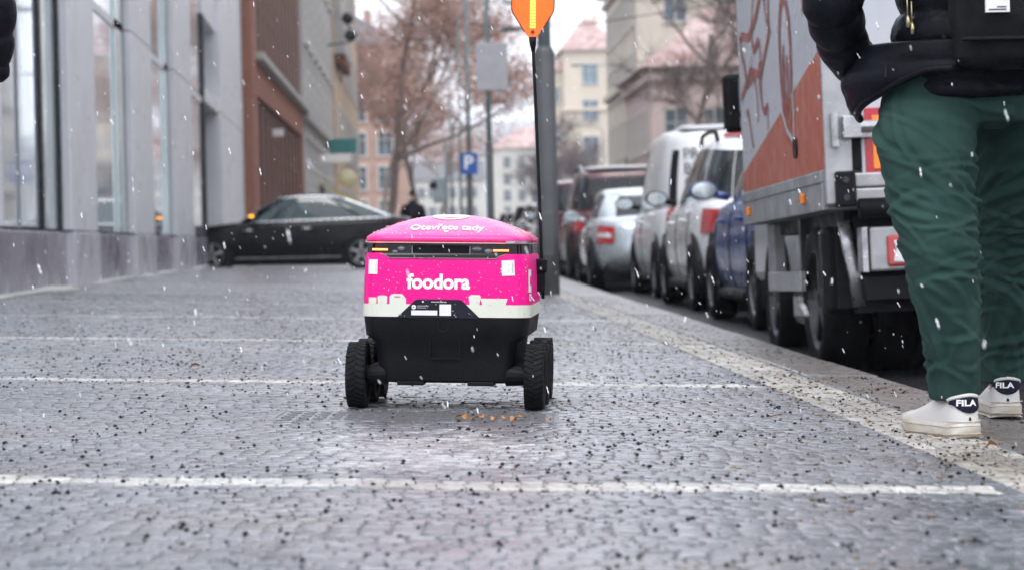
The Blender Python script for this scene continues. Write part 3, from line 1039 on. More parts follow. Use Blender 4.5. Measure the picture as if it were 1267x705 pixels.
    for leg in (left_leg, right_leg):
        zl = [q[2] for q in leg]
        axx = np.interp(co[:, 2], zl, [q[0] for q in leg]); axy = np.interp(co[:, 2], zl, [q[1] for q in leg])
        other = right_leg if leg is left_leg else left_leg
        oxx = np.interp(co[:, 2], zl, [q[0] for q in other]); oxy = np.interp(co[:, 2], zl, [q[1] for q in other])
        mine = ((co[:, 0] - axx) ** 2 + (co[:, 1] - axy) ** 2) < ((co[:, 0] - oxx) ** 2 + (co[:, 1] - oxy) ** 2)
        ang = np.arctan2(co[:, 0] - axx, -(co[:, 1] - axy))        # 0 = facing back
        u = ang * .1
        z = co[:, 2]
        strokes = []
        for _ in range(38): strokes.append((cr.uniform(-.28, .28), cr.gauss(.43, .085), cr.gauss(.0, .28), cr.uniform(.04, .10), cr.uniform(.005, .010), cr.uniform(.003, .0065)))
        for _ in range(22): strokes.append((cr.uniform(-.28, .28), cr.uniform(.10, .26), cr.gauss(.1, .45), cr.uniform(.04, .10), cr.uniform(.005, .011), cr.uniform(.0025, .0055)))
        for _ in range(30): strokes.append((cr.uniform(-.28, .28), cr.uniform(.54, .82), (cr.gauss(-.6, .2) if leg is left_leg else cr.gauss(.6, .2)), cr.uniform(.08, .20), cr.uniform(.006, .014), cr.uniform(.003, .007)))
        for _ in range(8): strokes.append((cr.uniform(-.28, .28), cr.uniform(.2, .5), cr.choice((-1, 1)) * cr.gauss(1.15, .15), cr.uniform(.12, .25), cr.uniform(.010, .020), cr.uniform(.003, .006)))
        for su, sz, sa, sl, sw, amp in strokes:
            du, dz = u - su, z - sz
            al = du * math.cos(sa) + dz * math.sin(sa); ac = -du * math.sin(sa) + dz * math.cos(sa) + .9 * al * al / sl * cr.uniform(-.4, .4)
            e = np.exp(-(al / sl) ** 2)
            dsp += mine * amp * e * (np.exp(-(ac / sw) ** 2) - .75 * np.exp(-((ac - 1.7 * sw) / (sw * 1.2)) ** 2))
    dsp = np.clip(dsp, -.012, .014)
    nz_ = np.array([noise.noise(Vector(c) * 5) * .004 + noise.noise(Vector(c) * 17) * .002 for c in co])
    co = co + no * (1.15 * wrinkle * dsp + nz_)[:, None]
    me.vertices.foreach_set('co', co.ravel()); me.update()
    me.materials.append(MATS[trousers_mat])
    tr = link('trousers', me, person)
    # seams and pocket
    # --- jacket: torso + sleeves as one quilted shell
    mb = MB()
    ell_tube(mb, hem, 30)
    me = fuse(mb, 'jacket', .009, 6)
    def quilt(c):
        lean = .10 * c.x
        t = (c.z + lean * twist) / .085
        s = abs(math.sin(math.pi * t)) ** .55
        n1 = noise.noise(c * 14.0); n2 = noise.noise(c * 38.0)
        return .020 * (s - .6) + .004 * n1 + .0032 * n2
    displace(me, quilt)
    me.materials.append(MATS['jacket_black'])
    jk = link('jacket', me, person)
    for nm, arm in (('sleeve', arm_l), ('sleeve', arm_r)):
        mb = MB()
        pts = []
        for i in range(len(arm) - 1):
            for t in np.linspace(0, 1, 9, endpoint=False):
                pts.append((Vector(arm[i][0]).lerp(Vector(arm[i + 1][0]), t), arm[i][1] * (1 - t) + arm[i + 1][1] * t))
        pts.append((Vector(arm[-1][0]), arm[-1][1] * .8))
        acc = 0
        rad = []
        P2 = []
        fine = []
        for i in range(len(pts)):
            if i: acc += (pts[i][0] - pts[i - 1][0]).length
            fine.append((acc, pts[i][0], pts[i][1]))
        tot = acc
        for t in np.linspace(0, tot, 90):
            xs = [f_[0] for f_ in fine]
            p = Vector([np.interp(t, xs, [f_[1][q] for f_ in fine]) for q in range(3)])
            r_ = np.interp(t, xs, [f_[2] for f_ in fine])
            P2.append(p); rad.append(r_ * (.86 + .17 * abs(math.sin(math.pi * t / .085)) ** .5))
        mb.tube(P2, rad, 26)
        o = mb.build(nm, 'jacket_black', jk, smooth=True)
        for v in o.data.vertices:
            n1 = noise.noise(v.co * 16.0); n2 = noise.noise(v.co * 40.0)
            v.co += Vector((n1, n2, n1)) * .005
    mb = MB()      # collar
    mb.lathe([(.075, 1.44), (.092, 1.45), (.090, 1.53), (.080, 1.535), (.072, 1.50)], 24, 'z', (0, .01, 0))
    mb.build('collar', 'jacket_black', jk, smooth=True)
    # --- shoes
    for ft, tilt in zip(feet, (0, 0)):
        make_shoe(person, ft, shoe_mats)
    return person

def make_shoe(person, ft, mats_):
    """low trainer seen from the heel: local y forward, heel at y=-.085"""
    fx_, fy_, fz_, fa = ft
    upm, som, tabm = mats_
    # outlines by station: y, half width, sole top, upper height
    st = [(-.092, .004, .030, .05), (-.0905, .014, .030, .075), (-.086, .023, .031, .09), (-.074, .033, .031, .098), (-.05, .037, .031, .094), (-.02, .037, .030, .088), (.02, .038, .029, .088), (.06, .043, .028, .082), (.10, .048, .027, .066), (.14, .049, .027, .056), (.175, .042, .027, .050), (.195, .028, .028, .044), (.205, .006, .029, .034)]
    mb = MB()
    P = []
    for y, w, zs, zu in st:
        row = []
        for a in np.linspace(0, math.pi, 13):
            cx_, sz = math.cos(a), math.sin(a)
            ww = w * (1 if True else 0)
            xx = ww * math.copysign(abs(cx_) ** .6, cx_)
            row.append((xx * (1 - .18 * sz ** 3), y, zs - .006 + (zu - zs + .006) * sz ** .55))
        P.append(row)
    mb.grid(P)
    up = mb.build('shoe', upm, person, smooth=True, loc=(fx_, fy_, fz_), rot=(0, 0, -fa))
    up.scale = (1.04, 1.02, 1.10)
    m = up.modifiers.new('s', 'SUBSURF'); m.levels = 1; m.render_levels = 1
    mb = MB()
    levels = [(-.0, -.006, 0), (.004, .001, 0), (.022, .004, 0), (.030, .003, 0), (.033, -.001, 0)]
    rings = []
    right = [(w, y) for y, w, _, _ in st]
    loop = [(w, y) for w, y in right] + [(-w, y) for w, y in right[::-1]]
    for z, g, _ in levels:
        ring = []
        for w, y in loop:
            spring = .014 * max(0, (y - .12) / .08) ** 2 + .004 * max(0, (-y - .06) / .03)
            ring.append((w + math.copysign(g, w) if abs(w) > .01 else w, y + (g if y > .19 else (-g if y < -.08 else 0)), z + spring))
        rings.append(ring)
    n = len(loop)
    mb.grid([[rings[i][j] for i in range(len(rings))] for j in range(n)], close_u=True)
    mb.add(rings[0], [tuple(range(n))[::-1]]); mb.add(rings[-1], [tuple(range(n))])
    so = mb.build('sole', som, up, smooth=True)
    so.modifiers.new('e', 'EDGE_SPLIT').split_angle = R(50)
    for zz_, rr_, mt_, nm_ in ((.0255, .0011, 'sole_dirt', 'sole_groove'), (.0085, .0022, 'sole_dirt', 'outsole')):
        mb = MB()
        ring = []
        for w, y in loop:
            spring = .014 * max(0, (y - .12) / .08) ** 2 + .004 * max(0, (-y - .06) / .03)
            ring.append((w + math.copysign(.0038, w) if abs(w) > .01 else w, y + (.0035 if y > .19 else (-.0035 if y < -.08 else 0)), zz_ + spring))
        mb.tube(ring + ring[:1], rr_, 6, cap=False)
        mb.build(nm_, mt_, so)
    # heel tab following the heel curve
    ys_ = [s_[0] for s_ in st]; ws_ = [s_[1] for s_ in st]; zs_ = [s_[3] for s_ in st]
    # heel as an ellipse-like curve: parameter q in [-1, 1]
    def heel(q, z, off):
        a = q * 1.45
        w = .0365 + off
        z01 = (z - .03) / .07
        sh = 1 - .13 * max(0, z01) ** 2
        return (w * math.sin(a) * sh, -.052 - (.040 + off) * math.cos(a) * (1 - .10 * max(0, z01) ** 2), z)
    mb = MB()
    top = lambda q: .0985 - .012 * abs(q) ** 1.5 - .004 * (q > .7)
    bot = lambda q: .058 + .018 * min(1, abs(q) * 1.35) ** 2
    mb.grid([[heel(q, bot(q) + (top(q) - bot(q)) * t, .0035) for t in np.linspace(0, 1, 5)] for q in np.linspace(-1.0, 1.0, 21)])
    tabo = mb.build('heel_tab', tabm, up, smooth=True)
    mb = MB()  # padded collar
    mb.tube([heel(q, .0975 - .010 * abs(q) ** 1.5, .0015) for q in np.linspace(-1.15, 1.15, 19)], .0042, 8)
    mb.build('collar_roll', upm, up, smooth=True)
    mb = MB(); mb.tube([heel(q, .040, .0045) for q in np.linspace(-1.1, 1.1, 19)], .0016, 6); mb.build('sole_seam', som, up)
    if upm != 'shoe_white': return
    vs, fs = text_geo('FILA', 1.0, .03, 'CENTER')
    mb = MB(); mb.add([heel(u * .0165 / .0365 * 1.05 - .16, .0745 + v * .0185, .0048) for u, v in vs], fs)
    mb.build('heel_lettering', 'logo_white', tabo, fix=False)

# --- walker on the right, seen from behind
PX, PY = 1.385, 5.93
def L(x, y, z): return (x - PX, y - PY, z)
llg = [(1.280, 5.875, .052), (1.278, 5.865, .10), (1.265, 5.835, .20), (1.243, 5.80, .33), (1.234, 5.795, .42), (1.222, 5.83, .55), (1.220, 5.88, .68), (1.255, 5.93, .80), (1.27, 5.93, .90)]
lr = [(.060, .070), (.062, .076), (.068, .085), (.083, .094), (.092, .10), (.108, .108), (.122, .12), (.130, .125), (.125, .11)]
left_leg = [(x - PX, y - PY, z + .04, a, b_) for (x, y, z), (a, b_) in zip(llg, lr)]
rlg = [(1.546, 6.49, .052), (1.545, 6.475, .10), (1.54, 6.42, .20), (1.52, 6.34, .33), (1.515, 6.29, .42), (1.51, 6.18, .55), (1.505, 6.08, .68), (1.49, 5.97, .80), (1.48, 5.95, .90)]
right_leg = [(x - PX, y - PY, z + .04, a, b_) for (x, y, z), (a, b_) in zip(rlg, lr)]
arm_l = [((-.185, -.01, 1.39), .072), ((-.33, -.06, 1.215), .073), ((-.395, -.08, 1.06), .072), ((-.335, .06, .945), .062), ((-.25, .13, .90), .05)]
arm_r = [((.185, -.01, 1.39), .072), ((.33, -.06, 1.215), .073), ((.385, -.08, 1.06), .070), ((.33, .045, .935), .062), ((.285, .10, .895), .055)]
feet = [(1.272 - PX, 5.868 - PY, 0., R(-15)), (1.55 - PX, 6.50 - PY, 0., R(6))]
hem = [(-.012, .0, .83, .20, .165), (-.012, 0, .86, .222, .175), (-.008, 0, .95, .225, .175), (0, 0, 1.05, .215, .165), (0, 0, 1.2, .215, .16), (0, 0, 1.32, .215, .15), (0, 0, 1.41, .19, .125), (0, .0, 1.465, .12, .09)]
walker = make_person((PX, PY, gz(PX)), 0, 'person walking away in green trousers, black puffer jacket and white trainers', 'trouser_green',
                     left_leg, right_leg, arm_l, arm_r, feet, ('shoe_white', 'sole', 'navy'), hem, twist=1.)
# drooping front-left tail of the open jacket
mb = MB()
rows_ = []
for i, t in enumerate(np.linspace(0, 1, 15)):
    a = R(158 + 92 * t)            # round the wearer's left side towards the back
    top_z = .96
    low = .785 + .105 * min(1, t * 1.25) ** 1.1
    row = []
    for s_ in np.linspace(0, 1, 11):
        z = top_z + (low - top_z) * s_
        rr_ = 1 + .05 * s_ + .035 * abs(math.sin(math.pi * (z / .07)))
        fl_ = 1 + .36 * (1 - t) ** 1.3 * math.sin(math.pi * (.12 + .72 * s_))
        row.append((-.012 + .245 * fl_ * rr_ * math.cos(a), .19 * rr_ * math.sin(a) + .0, z))
    rows_.append(row)
mb.grid(rows_)
jk = [c for c in walker.children if c.name.startswith('jacket')][0]
o = mb.build('jacket_tail', 'jacket_black', jk, smooth=True)
s_ = o.modifiers.new('s', 'SOLIDIFY'); s_.thickness = .022; s_.offset = 0
o.modifiers.new('ss', 'SUBSURF').render_levels = 1
mb = MB(); mb.tube([(r_[-1][0] * 1.01, r_[-1][1] * 1.01, r_[-1][2]) for r_ in rows_], .010, 8)
mb.build('hem_binding', 'jacket_black', jk, smooth=True)
mb = MB()
mb.tube([(-.272, -.13, .905), (-.276, -.14, .875)], .0035, 6)
mb.build('zip_pull', 'black_plastic', jk)
# backpack on the walker
bp_ = empty('backpack', (PX + .02, PY - .17, gz(PX) + .0), (0, 0, 0), 'black backpack worn low over the jacket of the person in green trousers', 'backpack')
mb = MB()
ell_tube(mb, [(0, -.06, .885, .13, .05), (0, -.065, .905, .155, .075), (0, -.07, 1.0, .165, .095), (0, -.07, 1.2, .16, .10), (0, -.06, 1.36, .14, .08), (0, -.05, 1.42, .10, .05)], 28)
me = fuse(mb, 'bag', .009, 5)
displace(me, lambda c: .004 * noise.noise(c * 20) + .006 * noise.noise(c * 7))
me.materials.append(MATS['backpack_black'])
bag = link('bag', me, bp_)
mb = MB(); mb.box(-.145, .145, -.163, -.12, .945, .953); mb.box(-.15, .15, -.168, -.12, 1.10, 1.108)
mb.build('zip_seam', 'black_plastic', bag, bevel=.002)
mb = MB(); mb.box(-.098, -.042, -.1745, -.165, 1.008, 1.045)
lab = mb.build('brand_label', 'white_sticker', bag)
mb = MB(); mb.box(-.092, -.05, -.1755, -.174, 1.0125, 1.0155); mb.box(-.072, -.05, -.1755, -.174, 1.0185, 1.0215)
mb.build('label_print', 'ink', lab)
for dx, dz in ((-.262, 1.012), (-.252, .996)):
    mb = MB()
    mb.tube([(dx, -.075, dz + .05), (dx, -.078, dz)], .0016, 6)
    mb.tube([(dx, -.078, dz), (dx + .001, -.08, dz - .012), (dx + .001, -.08, dz - .028)], [.0028, .0052, .0045], 10)
    mb.build('zip_toggle', 'brass', bp_, smooth=True)
mb = MB()
mb.tube([(.10, -.155, 1.02), (.085, -.165, .97), (.082, -.155, .92)], .012, 8, sx=1.0, sy=.35)
mb.box(.10, .165, -.178, -.14, 1.0, 1.05)
mb.build('side_strap', 'black_plastic', bp_, bevel=.004)
for sx in (-1, 1):
    mb = MB(); mb.tube([(sx * .09, .0, 1.40), (sx * .11, .12, 1.47), (sx * .12, .30, 1.40), (sx * .13, .335, 1.2), (sx * .15, .24, 1.02), (sx * .15, .02, .95)], .025, 8, sx=1, sy=.35)
    mb.build('shoulder_strap', 'backpack_black', bp_, smooth=True)

# --- passer-by almost wholly outside the left edge of the picture
QX, QY = -1.485, 6.55
straight = lambda sx, dy: [(sx * .10, dy * (1 - z / .9), z + .04, a, b_) for z, (a, b_) in zip((.03, .085, .2, .33, .42, .55, .68, .8, .9), lr)]
al = [((-.185, 0, 1.39), .075), ((-.27, -.03, 1.21), .075), ((-.30, -.02, 1.08), .07), ((-.29, .06, .98), .06), ((-.27, .09, .9), .05)]
ar = [((.185, 0, 1.39), .075), ((.27, -.02, 1.21), .078), ((.325, -.03, 1.07), .076), ((.322, .0, .965), .062), ((.318, .02, .875), .044)]
make_person((QX, QY, gz(QX)), 0, 'person in a black puffer jacket, only a sleeve showing at the left edge', 'trouser_dark',
            straight(-1, .18), straight(1, -.18), al, ar, [(-.10, .20, 0, R(-6)), (.10, -.16, 0, R(6))], ('black_plastic', 'rubber', 'navy'),
            [(0, 0, .83, .2, .165), (0, 0, .86, .222, .175), (0, 0, 1.05, .215, .165), (0, 0, 1.2, .215, .16), (0, 0, 1.32, .215, .15), (0, 0, 1.41, .19, .125), (0, 0, 1.465, .12, .09)])
# ================================================================ VEHICLES
def paint(name, c, rough=.22, coat=1.0, var=.06, metal=0.):
    return mat(name, c, rough, metal, var, 2.5, coat=coat, rvar=.1)
mat('paint_black', (.004, .0045, .0065), .15, 0, .05, 2.5, spec=.18)
paint('paint_blue', (.010, .045, .20), .3, .45)
paint('paint_white', (.80, .80, .80), .3, .7)
paint('paint_white_van', (.82, .82, .83), .35, .6)
paint('paint_silver', (.46, .50, .53), .28, metal=.5)
paint('paint_red', (.075, .005, .009), .22, .6)
paint('paint_maroon', (.05, .005, .008), .25, .6)
paint('paint_grey', (.12, .125, .13), .3, metal=.3)
mat('snow_dust', (.72, .73, .75), .7, var=.06, vs=8, bump=.3, bs=60)
mat('plate', (.62, .62, .6), .4, var=.05)

def wheel_car(rad, w):
    h = w / 2
    mb = MB()
    mb.lathe([(rad * .66, -h * .85), (rad * .8, -h), (rad * .93, -h * .96), (rad * .99, -h * .7), (rad, -h * .3), (rad, h * .3), (rad * .99, h * .7), (rad * .93, h * .96), (rad * .8, h), (rad * .66, h * .85)], 36, 'x')
    ty = mb.mesh('tyre', 'rubber', True)
    mr = MB()
    mr.lathe([(0, h * .62), (rad * .12, h * .66), (rad * .15, h * .5), (rad * .6, h * .42), (rad * .66, h * .88), (rad * .68, h * .86), (rad * .64, -h * .6), (rad * .2, -h * .3)], 30, 'x')
    for i in range(5):
        M = Matrix.Rotation(i * 2 * math.pi / 5, 4, 'X')
        mr.box(h * .45, h * .72, -rad * .075, rad * .075, rad * .1, rad * .62, M)
    ri = mr.mesh('rim', 'rim_dark')
    fix_normals(ty); fix_normals(ri)
    return ty, ri
CW = {}
def get_wheel(rad, w):
    if (rad, w) not in CW: CW[(rad, w)] = wheel_car(rad, w)
    return CW[(rad, w)]

def car(name, loc, rot, p, label, cat='car', group=None):
    """x right, y forward, z up; origin on the road under the middle of the car"""
    root = empty(name, loc, rot, label, cat, group)
    Ln, W, H = p['L'], p['W'], p['H']
    hl, hw = Ln / 2, W / 2
    n = p.get('n', 5.0)
    zb = p.get('zb', .20)
    ty_ = np.array([q[0] for q in p['top']]) ; tz = np.array([q[1] for q in p['top']])
    fy_ = np.linspace(-hl - .3, hl + .3, 240)
    fz = np.interp(fy_, ty_, tz)
    kk = np.ones(11) / 11
    fz = np.convolve(np.pad(fz, 5, mode='edge'), kk, 'valid')
    ztop = lambda y: float(np.interp(y, fy_, fz))
    LV = p.get('lv', [(0, .12, .16), (.10, .05, .06), (.22, .015, .012), (.42, .0, .0), (.62, .0, .012), (.82, .02, .03), (.94, .05, .06), (1.0, .10, .12)])
    def sup(th, a, b_, nn):
        c, s = math.cos(th), math.sin(th)
        return a * math.copysign(abs(c) ** (2 / nn), c), b_ * math.copysign(abs(s) ** (2 / nn), s)
    def bp(th, f, off=0.):
        xi = np.interp(f, [l[0] for l in LV], [l[1] for l in LV])
        yi = np.interp(f, [l[0] for l in LV], [l[2] for l in LV])
        x, y = sup(th, hw - xi + off, hl - yi + off, n)
        zt = ztop(y)
        bot = zb + (.06 * max(0, abs(y) / hl - .8) / .2)
        return (x, y, bot + (zt - bot) * f)
    NT = 72
    ths = [2 * math.pi * (i + .5) / NT for i in range(NT)]
    mb = MB()
    fr = [0, .05, .10, .16, .22, .32, .42, .52, .62, .72, .82, .88, .94, .975, 1.0]
    P = []
    for th in ths:
        row = [bp(th, f) for f in fr]
        x, y, z = row[-1]
        for g in (.86, .6, .3, 0.0):
            row.append((x * g, y if abs(y) < hl * .8 else y * (1 - .03 * (1 - g)), z + .035 * (1 - g * g) * p.get('crown', 1)))
        P.append(row)
    mb.grid(P, close_u=True)
    body = mb.build('body', p['paint'], root, smooth=True)
    # underbody
    mb = MB(); mb.box(-hw + .16, hw - .16, -hl + .25, hl - .25, zb - .07, zb + .2); mb.build('underbody', 'black_plastic', root)
    # greenhouse
    yr0, yr1, yf1, yf0 = p['gh']
    gi, ri = p.get('gi', .075), p.get('ri', .22)
    ng = p.get('ng', 4.5)
    def gp(th, t, off=0.):
        xb, yb = sup(th, hw - gi, 1, ng); xr, yr = sup(th, hw - ri, 1, ng)
        y0 = (yf0 + yr0) / 2 + (yf0 - yr0) / 2 * yb
        y1 = (yf1 + yr1) / 2 + (yf1 - yr1) / 2 * yr
        z0 = ztop(y0) - .03
        rz = H - .03 - p.get('rc', .05) * ((y1 - (yf1 + yr1) / 2) / max(.1, (yf1 - yr1) / 2)) ** 2
        bul = math.sin(math.pi * t) * p.get('bul', .035)
        c, s = math.cos(th), math.sin(th)
        x = xb + (xr - xb) * t + math.copysign(abs(c) ** .5, c) * (bul * .6 + off)
        y = y0 + (y1 - y0) * t + math.copysign(abs(s) ** .9, s) * (bul + off)
        return (x, y, z0 + (rz - z0) * t + off * .3)
    mb = MB()
    P = []
    for th in ths:
        row = [gp(th, t) for t in np.linspace(0, 1, 9)]
        x, y, z = row[-1]
        cy = (yf1 + yr1) / 2
        for g, dz in ((.96, .012), (.88, .022), (.6, .03), (.3, .035), (0, .036)):
            row.append((x * g, cy + (y - cy) * (1 - .12 * (1 - g)), z + dz))
        P.append(row)
    mb.grid(P, close_u=True)
    roof = mb.build('cabin', p['paint'], root, smooth=True)
    def gpatch(nm, th0, th1, t0, t1, mt, off=.006, parent=None, nu=14, skew=0.):
        mb = MB()
        mb.grid([[gp(th, t, off) for t in np.linspace(t0, t1, 7)] for th in np.linspace(th0, th1, nu)])
        return mb.build(nm, mt, parent or roof, smooth=True)
    def bpatch(nm, th0, th1, f0, f1, mt, off=.008, parent=None, nu=10, nv=5):
        mb = MB()
        mb.grid([[bp(th, f, off) for f in np.linspace(f0, f1, nv)] for th in np.linspace(th0, th1, nu)])
        return mb.build(nm, mt, parent or body, smooth=True)
    d = math.pi / 180
    # windows: front, rear, sides (th: 0 = right, 90 = front, 180 = left, 270 = rear)
    gpatch('windscreen', 62 * d, 118 * d, .10, .93, 'car_glass')
    if p.get('rear_window', True):
        rw = p.get('rw', (243, 297, .10, .90))
        gpatch('rear_window', rw[0] * d, rw[1] * d, rw[2], rw[3], 'car_glass')
    for sgn in (1, -1):
        for a, b_ in p['sides']:
            th0, th1 = (180 - a) * d, (180 - b_) * d
            if sgn > 0: th0, th1 = a * d, b_ * d
            w_ = gpatch('side_window', th0, th1, .09, .90, p.get('sglass', 'car_glass'))
        if p.get('chrome'):
            a, b_ = p['chrome']
            mb = MB()
            an = [a + (b_ - a) * t for t in np.linspace(0, 1, 24)]
            f = (lambda q: q * d) if sgn > 0 else (lambda q: (180 - q) * d)
            mb.tube([gp(f(q), .93, .014) for q in an], .022, 6)
            mb.tube([gp(f(q), .05, .014) for q in an], .018, 6)
            mb.tube([gp(f(a), t_, .014) for t_ in np.linspace(.05, .93, 8)], .03, 6)
            mb.build('chrome_trim', 'chrome', roof, smooth=True)
    # lamps, bumpers, plate
    for l in p['lamps']:
        bpatch('tail_lamp', l[0] * d, l[1] * d, l[2], l[3], 'tail_red', .012)
        bpatch('tail_lamp', (540 - l[0]) * d, (540 - l[1]) * d, l[2], l[3], 'tail_red', .012)
        if len(l) > 4:
            f0, f1 = l[2] + (l[3] - l[2]) * .35, l[2] + (l[3] - l[2]) * .6
            bpatch('lamp_insert', (l[0] + 3) * d, (l[1] - 3) * d, f0, f1, 'lens_white', .016, nv=3)
            bpatch('lamp_insert', (537 - l[0]) * d, (543 - l[1]) * d, f0, f1, 'lens_white', .016, nv=3)
    for a in (62, 118):
        bpatch('headlamp', (a - 8) * d, (a + 8) * d, .66, .86, 'lens_white', .01)
    bpatch('bumper_trim', 232 * d, 308 * d, .02, .20, p.get('btrim', 'black_plastic'), .012, nu=20)
    bpatch('bumper_trim', 52 * d, 128 * d, .02, .20, p.get('btrim', 'black_plastic'), .012, nu=20)
    pf = p.get('plate', .42)
    y0 = bp(270 * d, pf, .02)
    mb = MB(); mb.box(-.26, .26, y0[1] - .008, y0[1] + .03, y0[2] - .055, y0[2] + .055); mb.build('number_plate', 'plate', body, bevel=.006)
    # sill and door gaps, handles
    for sgn in (-1, 1):
        for yy in p['gaps']:
            mb = MB()
            pts = []
            for f in np.linspace(.12, .97, 9):
                xi = np.interp(f, [l[0] for l in LV], [l[1] for l in LV])
                zt = ztop(yy)
                xx = (hw - xi) * (1 - abs(yy / hl) ** n) ** (1 / n)
                pts.append((sgn * (xx + .001), yy, zb + (zt - zb) * f))
            mb.tube(pts, .006, 5); mb.build('door_gap', 'jacket_seam', body)
        for yy in p['handles']:
            xx = hw * (1 - abs(yy / hl) ** n) ** (1 / n) - .012
            z_ = zb + (ztop(yy) - zb) * .80
            mb = MB(); mb.tube([(sgn * (xx - .01), yy - .09, z_), (sgn * (xx + .028), yy - .07, z_), (sgn * (xx + .028), yy + .07, z_), (sgn * (xx - .01), yy + .09, z_)], .014, 8)
            mb.build('door_handle', p.get('hmat', p['paint']), body, smooth=True)
        pts = [(sgn * (hw - .055), yy, zb + .03) for yy in np.linspace(-p['wb'] / 2 + .42, p['wb'] / 2 - .42, 6)]
        mb = MB(); mb.tube(pts, .05, 8); mb.build('sill', p.get('sillm', 'black_plastic'), root, smooth=True)
        if p.get('sill_chrome'):
            mb = MB(); mb.tube([(x + sgn * .045, y, z + .035) for x, y, z in pts], .012, 6); mb.build('sill_trim', 'steel', root)
        # mirror
        my, mz = yf0 - .42, ztop(yf0 - .5) + .10
        mb = MB()
        mb.tube([(sgn * (hw - .10), my, mz - .06), (sgn * (hw + .02), my, mz - .03)], .03, 8)
        arm_ = mb.build('mirror', p.get('mmat', p['paint']), root, smooth=True)
        mb = MB()
        prof = [(.0, .10), (.055, .095), (.085, .06), (.092, .01), (.09, -.035)]
        mb.lathe([(0, .085), (.045, .080), (.078, .05), (.088, .0), (.086, -.04), (.06, -.05), (0, -.05)], 20, 'y')
        mb.v = [(x * 1.3 + sgn * (hw + .10), y + my, z * .85 + mz) for x, y, z in mb.v]
        mb.build('mirror_shell', p.get('mmat', p['paint']), arm_, smooth=True)
        mb = MB(); mb.lathe([(0, -.053), (.074, -.053), (.074, -.05)], 20, 'y')
        mb.v = [(x * 1.3 + sgn * (hw + .10), y + my, z * .85 + mz) for x, y, z in mb.v]
        mb.build('mirror_glass', 'mirror_glass', arm_)
        if p.get('indicator'):
            mb = MB(); mb.tube([(sgn * (hw + .08), my + .075, mz + .01), (sgn * (hw + .16), my + .06, mz + .01), (sgn * (hw + .215), my + .005, mz + .01)], .022, 8); mb.build('indicator_lamp', 'indicator', arm_, smooth=True)
        # wheels with dark arches
        wr = p.get('wr', .325)
        tyre, rm = get_wheel(wr, .21)
        for yy in (-p['wb'] / 2 + p.get('ws', 0), p['wb'] / 2 + p.get('ws', 0)):
            mb = MB(); mb.lathe([(0, 0), (wr + .075, 0), (wr + .085, -.05)], 36, 'x', (0, yy, wr + .01))
            mb.v = [(sgn * (hw - .012 + x), y, max(z, zb - .04)) for x, y, z in mb.v]
            mb.build('wheel_arch', p.get('archm', 'black_plastic'), body)
            w_ = link('wheel', tyre, root, (sgn * (hw - .085), yy, wr), (0, 0, 0 if sgn > 0 else math.pi))
            link('rim', p.get('rimm') or rm, w_)
    if p.get('rails'):
        for sgn in (-1, 1):
            mb = MB()
            ya, yb = yr1 + .15, yf1 - .15
            xx = hw - ri - .03
            mb.tube([(sgn * xx, ya, H - .03), (sgn * xx, ya + .12, H + .055), (sgn * xx, (ya + yb) / 2, H + .07), (sgn * xx, yb - .12, H + .055), (sgn * xx, yb, H - .03)], .02, 8)
            mb.build('roof_rail', p['rails'], roof, smooth=True)
    if p.get('antenna'):
        mb = MB(); mb.tube([(0, yr1 + .2, H), (0, yr1 + .12, H + .17)], [.02, .006], 8); mb.build('antenna', 'black_plastic', roof)
    if p.get('brake_light'):
        q = gp(270 * d, .965, .01)
        mb = MB(); mb.box(-.16, .16, q[1] - .02, q[1] + .04, q[2] - .015, q[2] + .02); mb.build('brake_light', 'tail_red', roof)
    root['_hw'] = hw
    return root, bp, gp, bpatch, gpatch, body, roof
mat('mirror_glass', (.55, .62, .65), .03, 1.0, var=.05)
mat('indicator', (1.0, .38, .02), .3, var=.05, emit=2.5)
mat('teal_glass', (.02, .045, .045), .06, var=.5, vs=2.5, spec=.9, rvar=.03)

def on_road(x): return road_z(x)
CAMB = -R(1.3)
# black saloon turning into the gateway
sedan = dict(L=4.90, W=1.86, H=1.48, n=5.2, top=[(-2.5, .93), (-2.2, 1.0), (-1.4, .98), (.3, .95), (1.0, .93), (1.3, .90), (2.1, .80), (2.45, .68)],
             gh=(-2.28, -1.0, .22, 1.05), gi=.09, ri=.24, rc=.045, sides=[(-52, -15), (-12, 20), (22, 40)], chrome=(-56, 42), paint='paint_black', lamps=[(222, 250, .66, .88)],
             gaps=[-.75, .35, 1.3], handles=[-.35, .75], wb=2.84, ws=.03, wr=.335, indicator=True, sill_chrome=True, sglass='teal_glass', hmat='chrome', plate=.70)
sedan['sides'] = [(-40, -14), (-11, 15), (17, 36)]
sedan['chrome'] = (-43, 38)
_r = get_wheel(.335, .21)[1].copy(); _r.materials[0] = MATS['alu']; sedan['rimm'] = _r
black_car, *_ = car('saloon_car', (-2.66, 47.0, -.028), (0, R(.6), R(90)), sedan, 'black saloon car nosing into the gateway across the pavement')

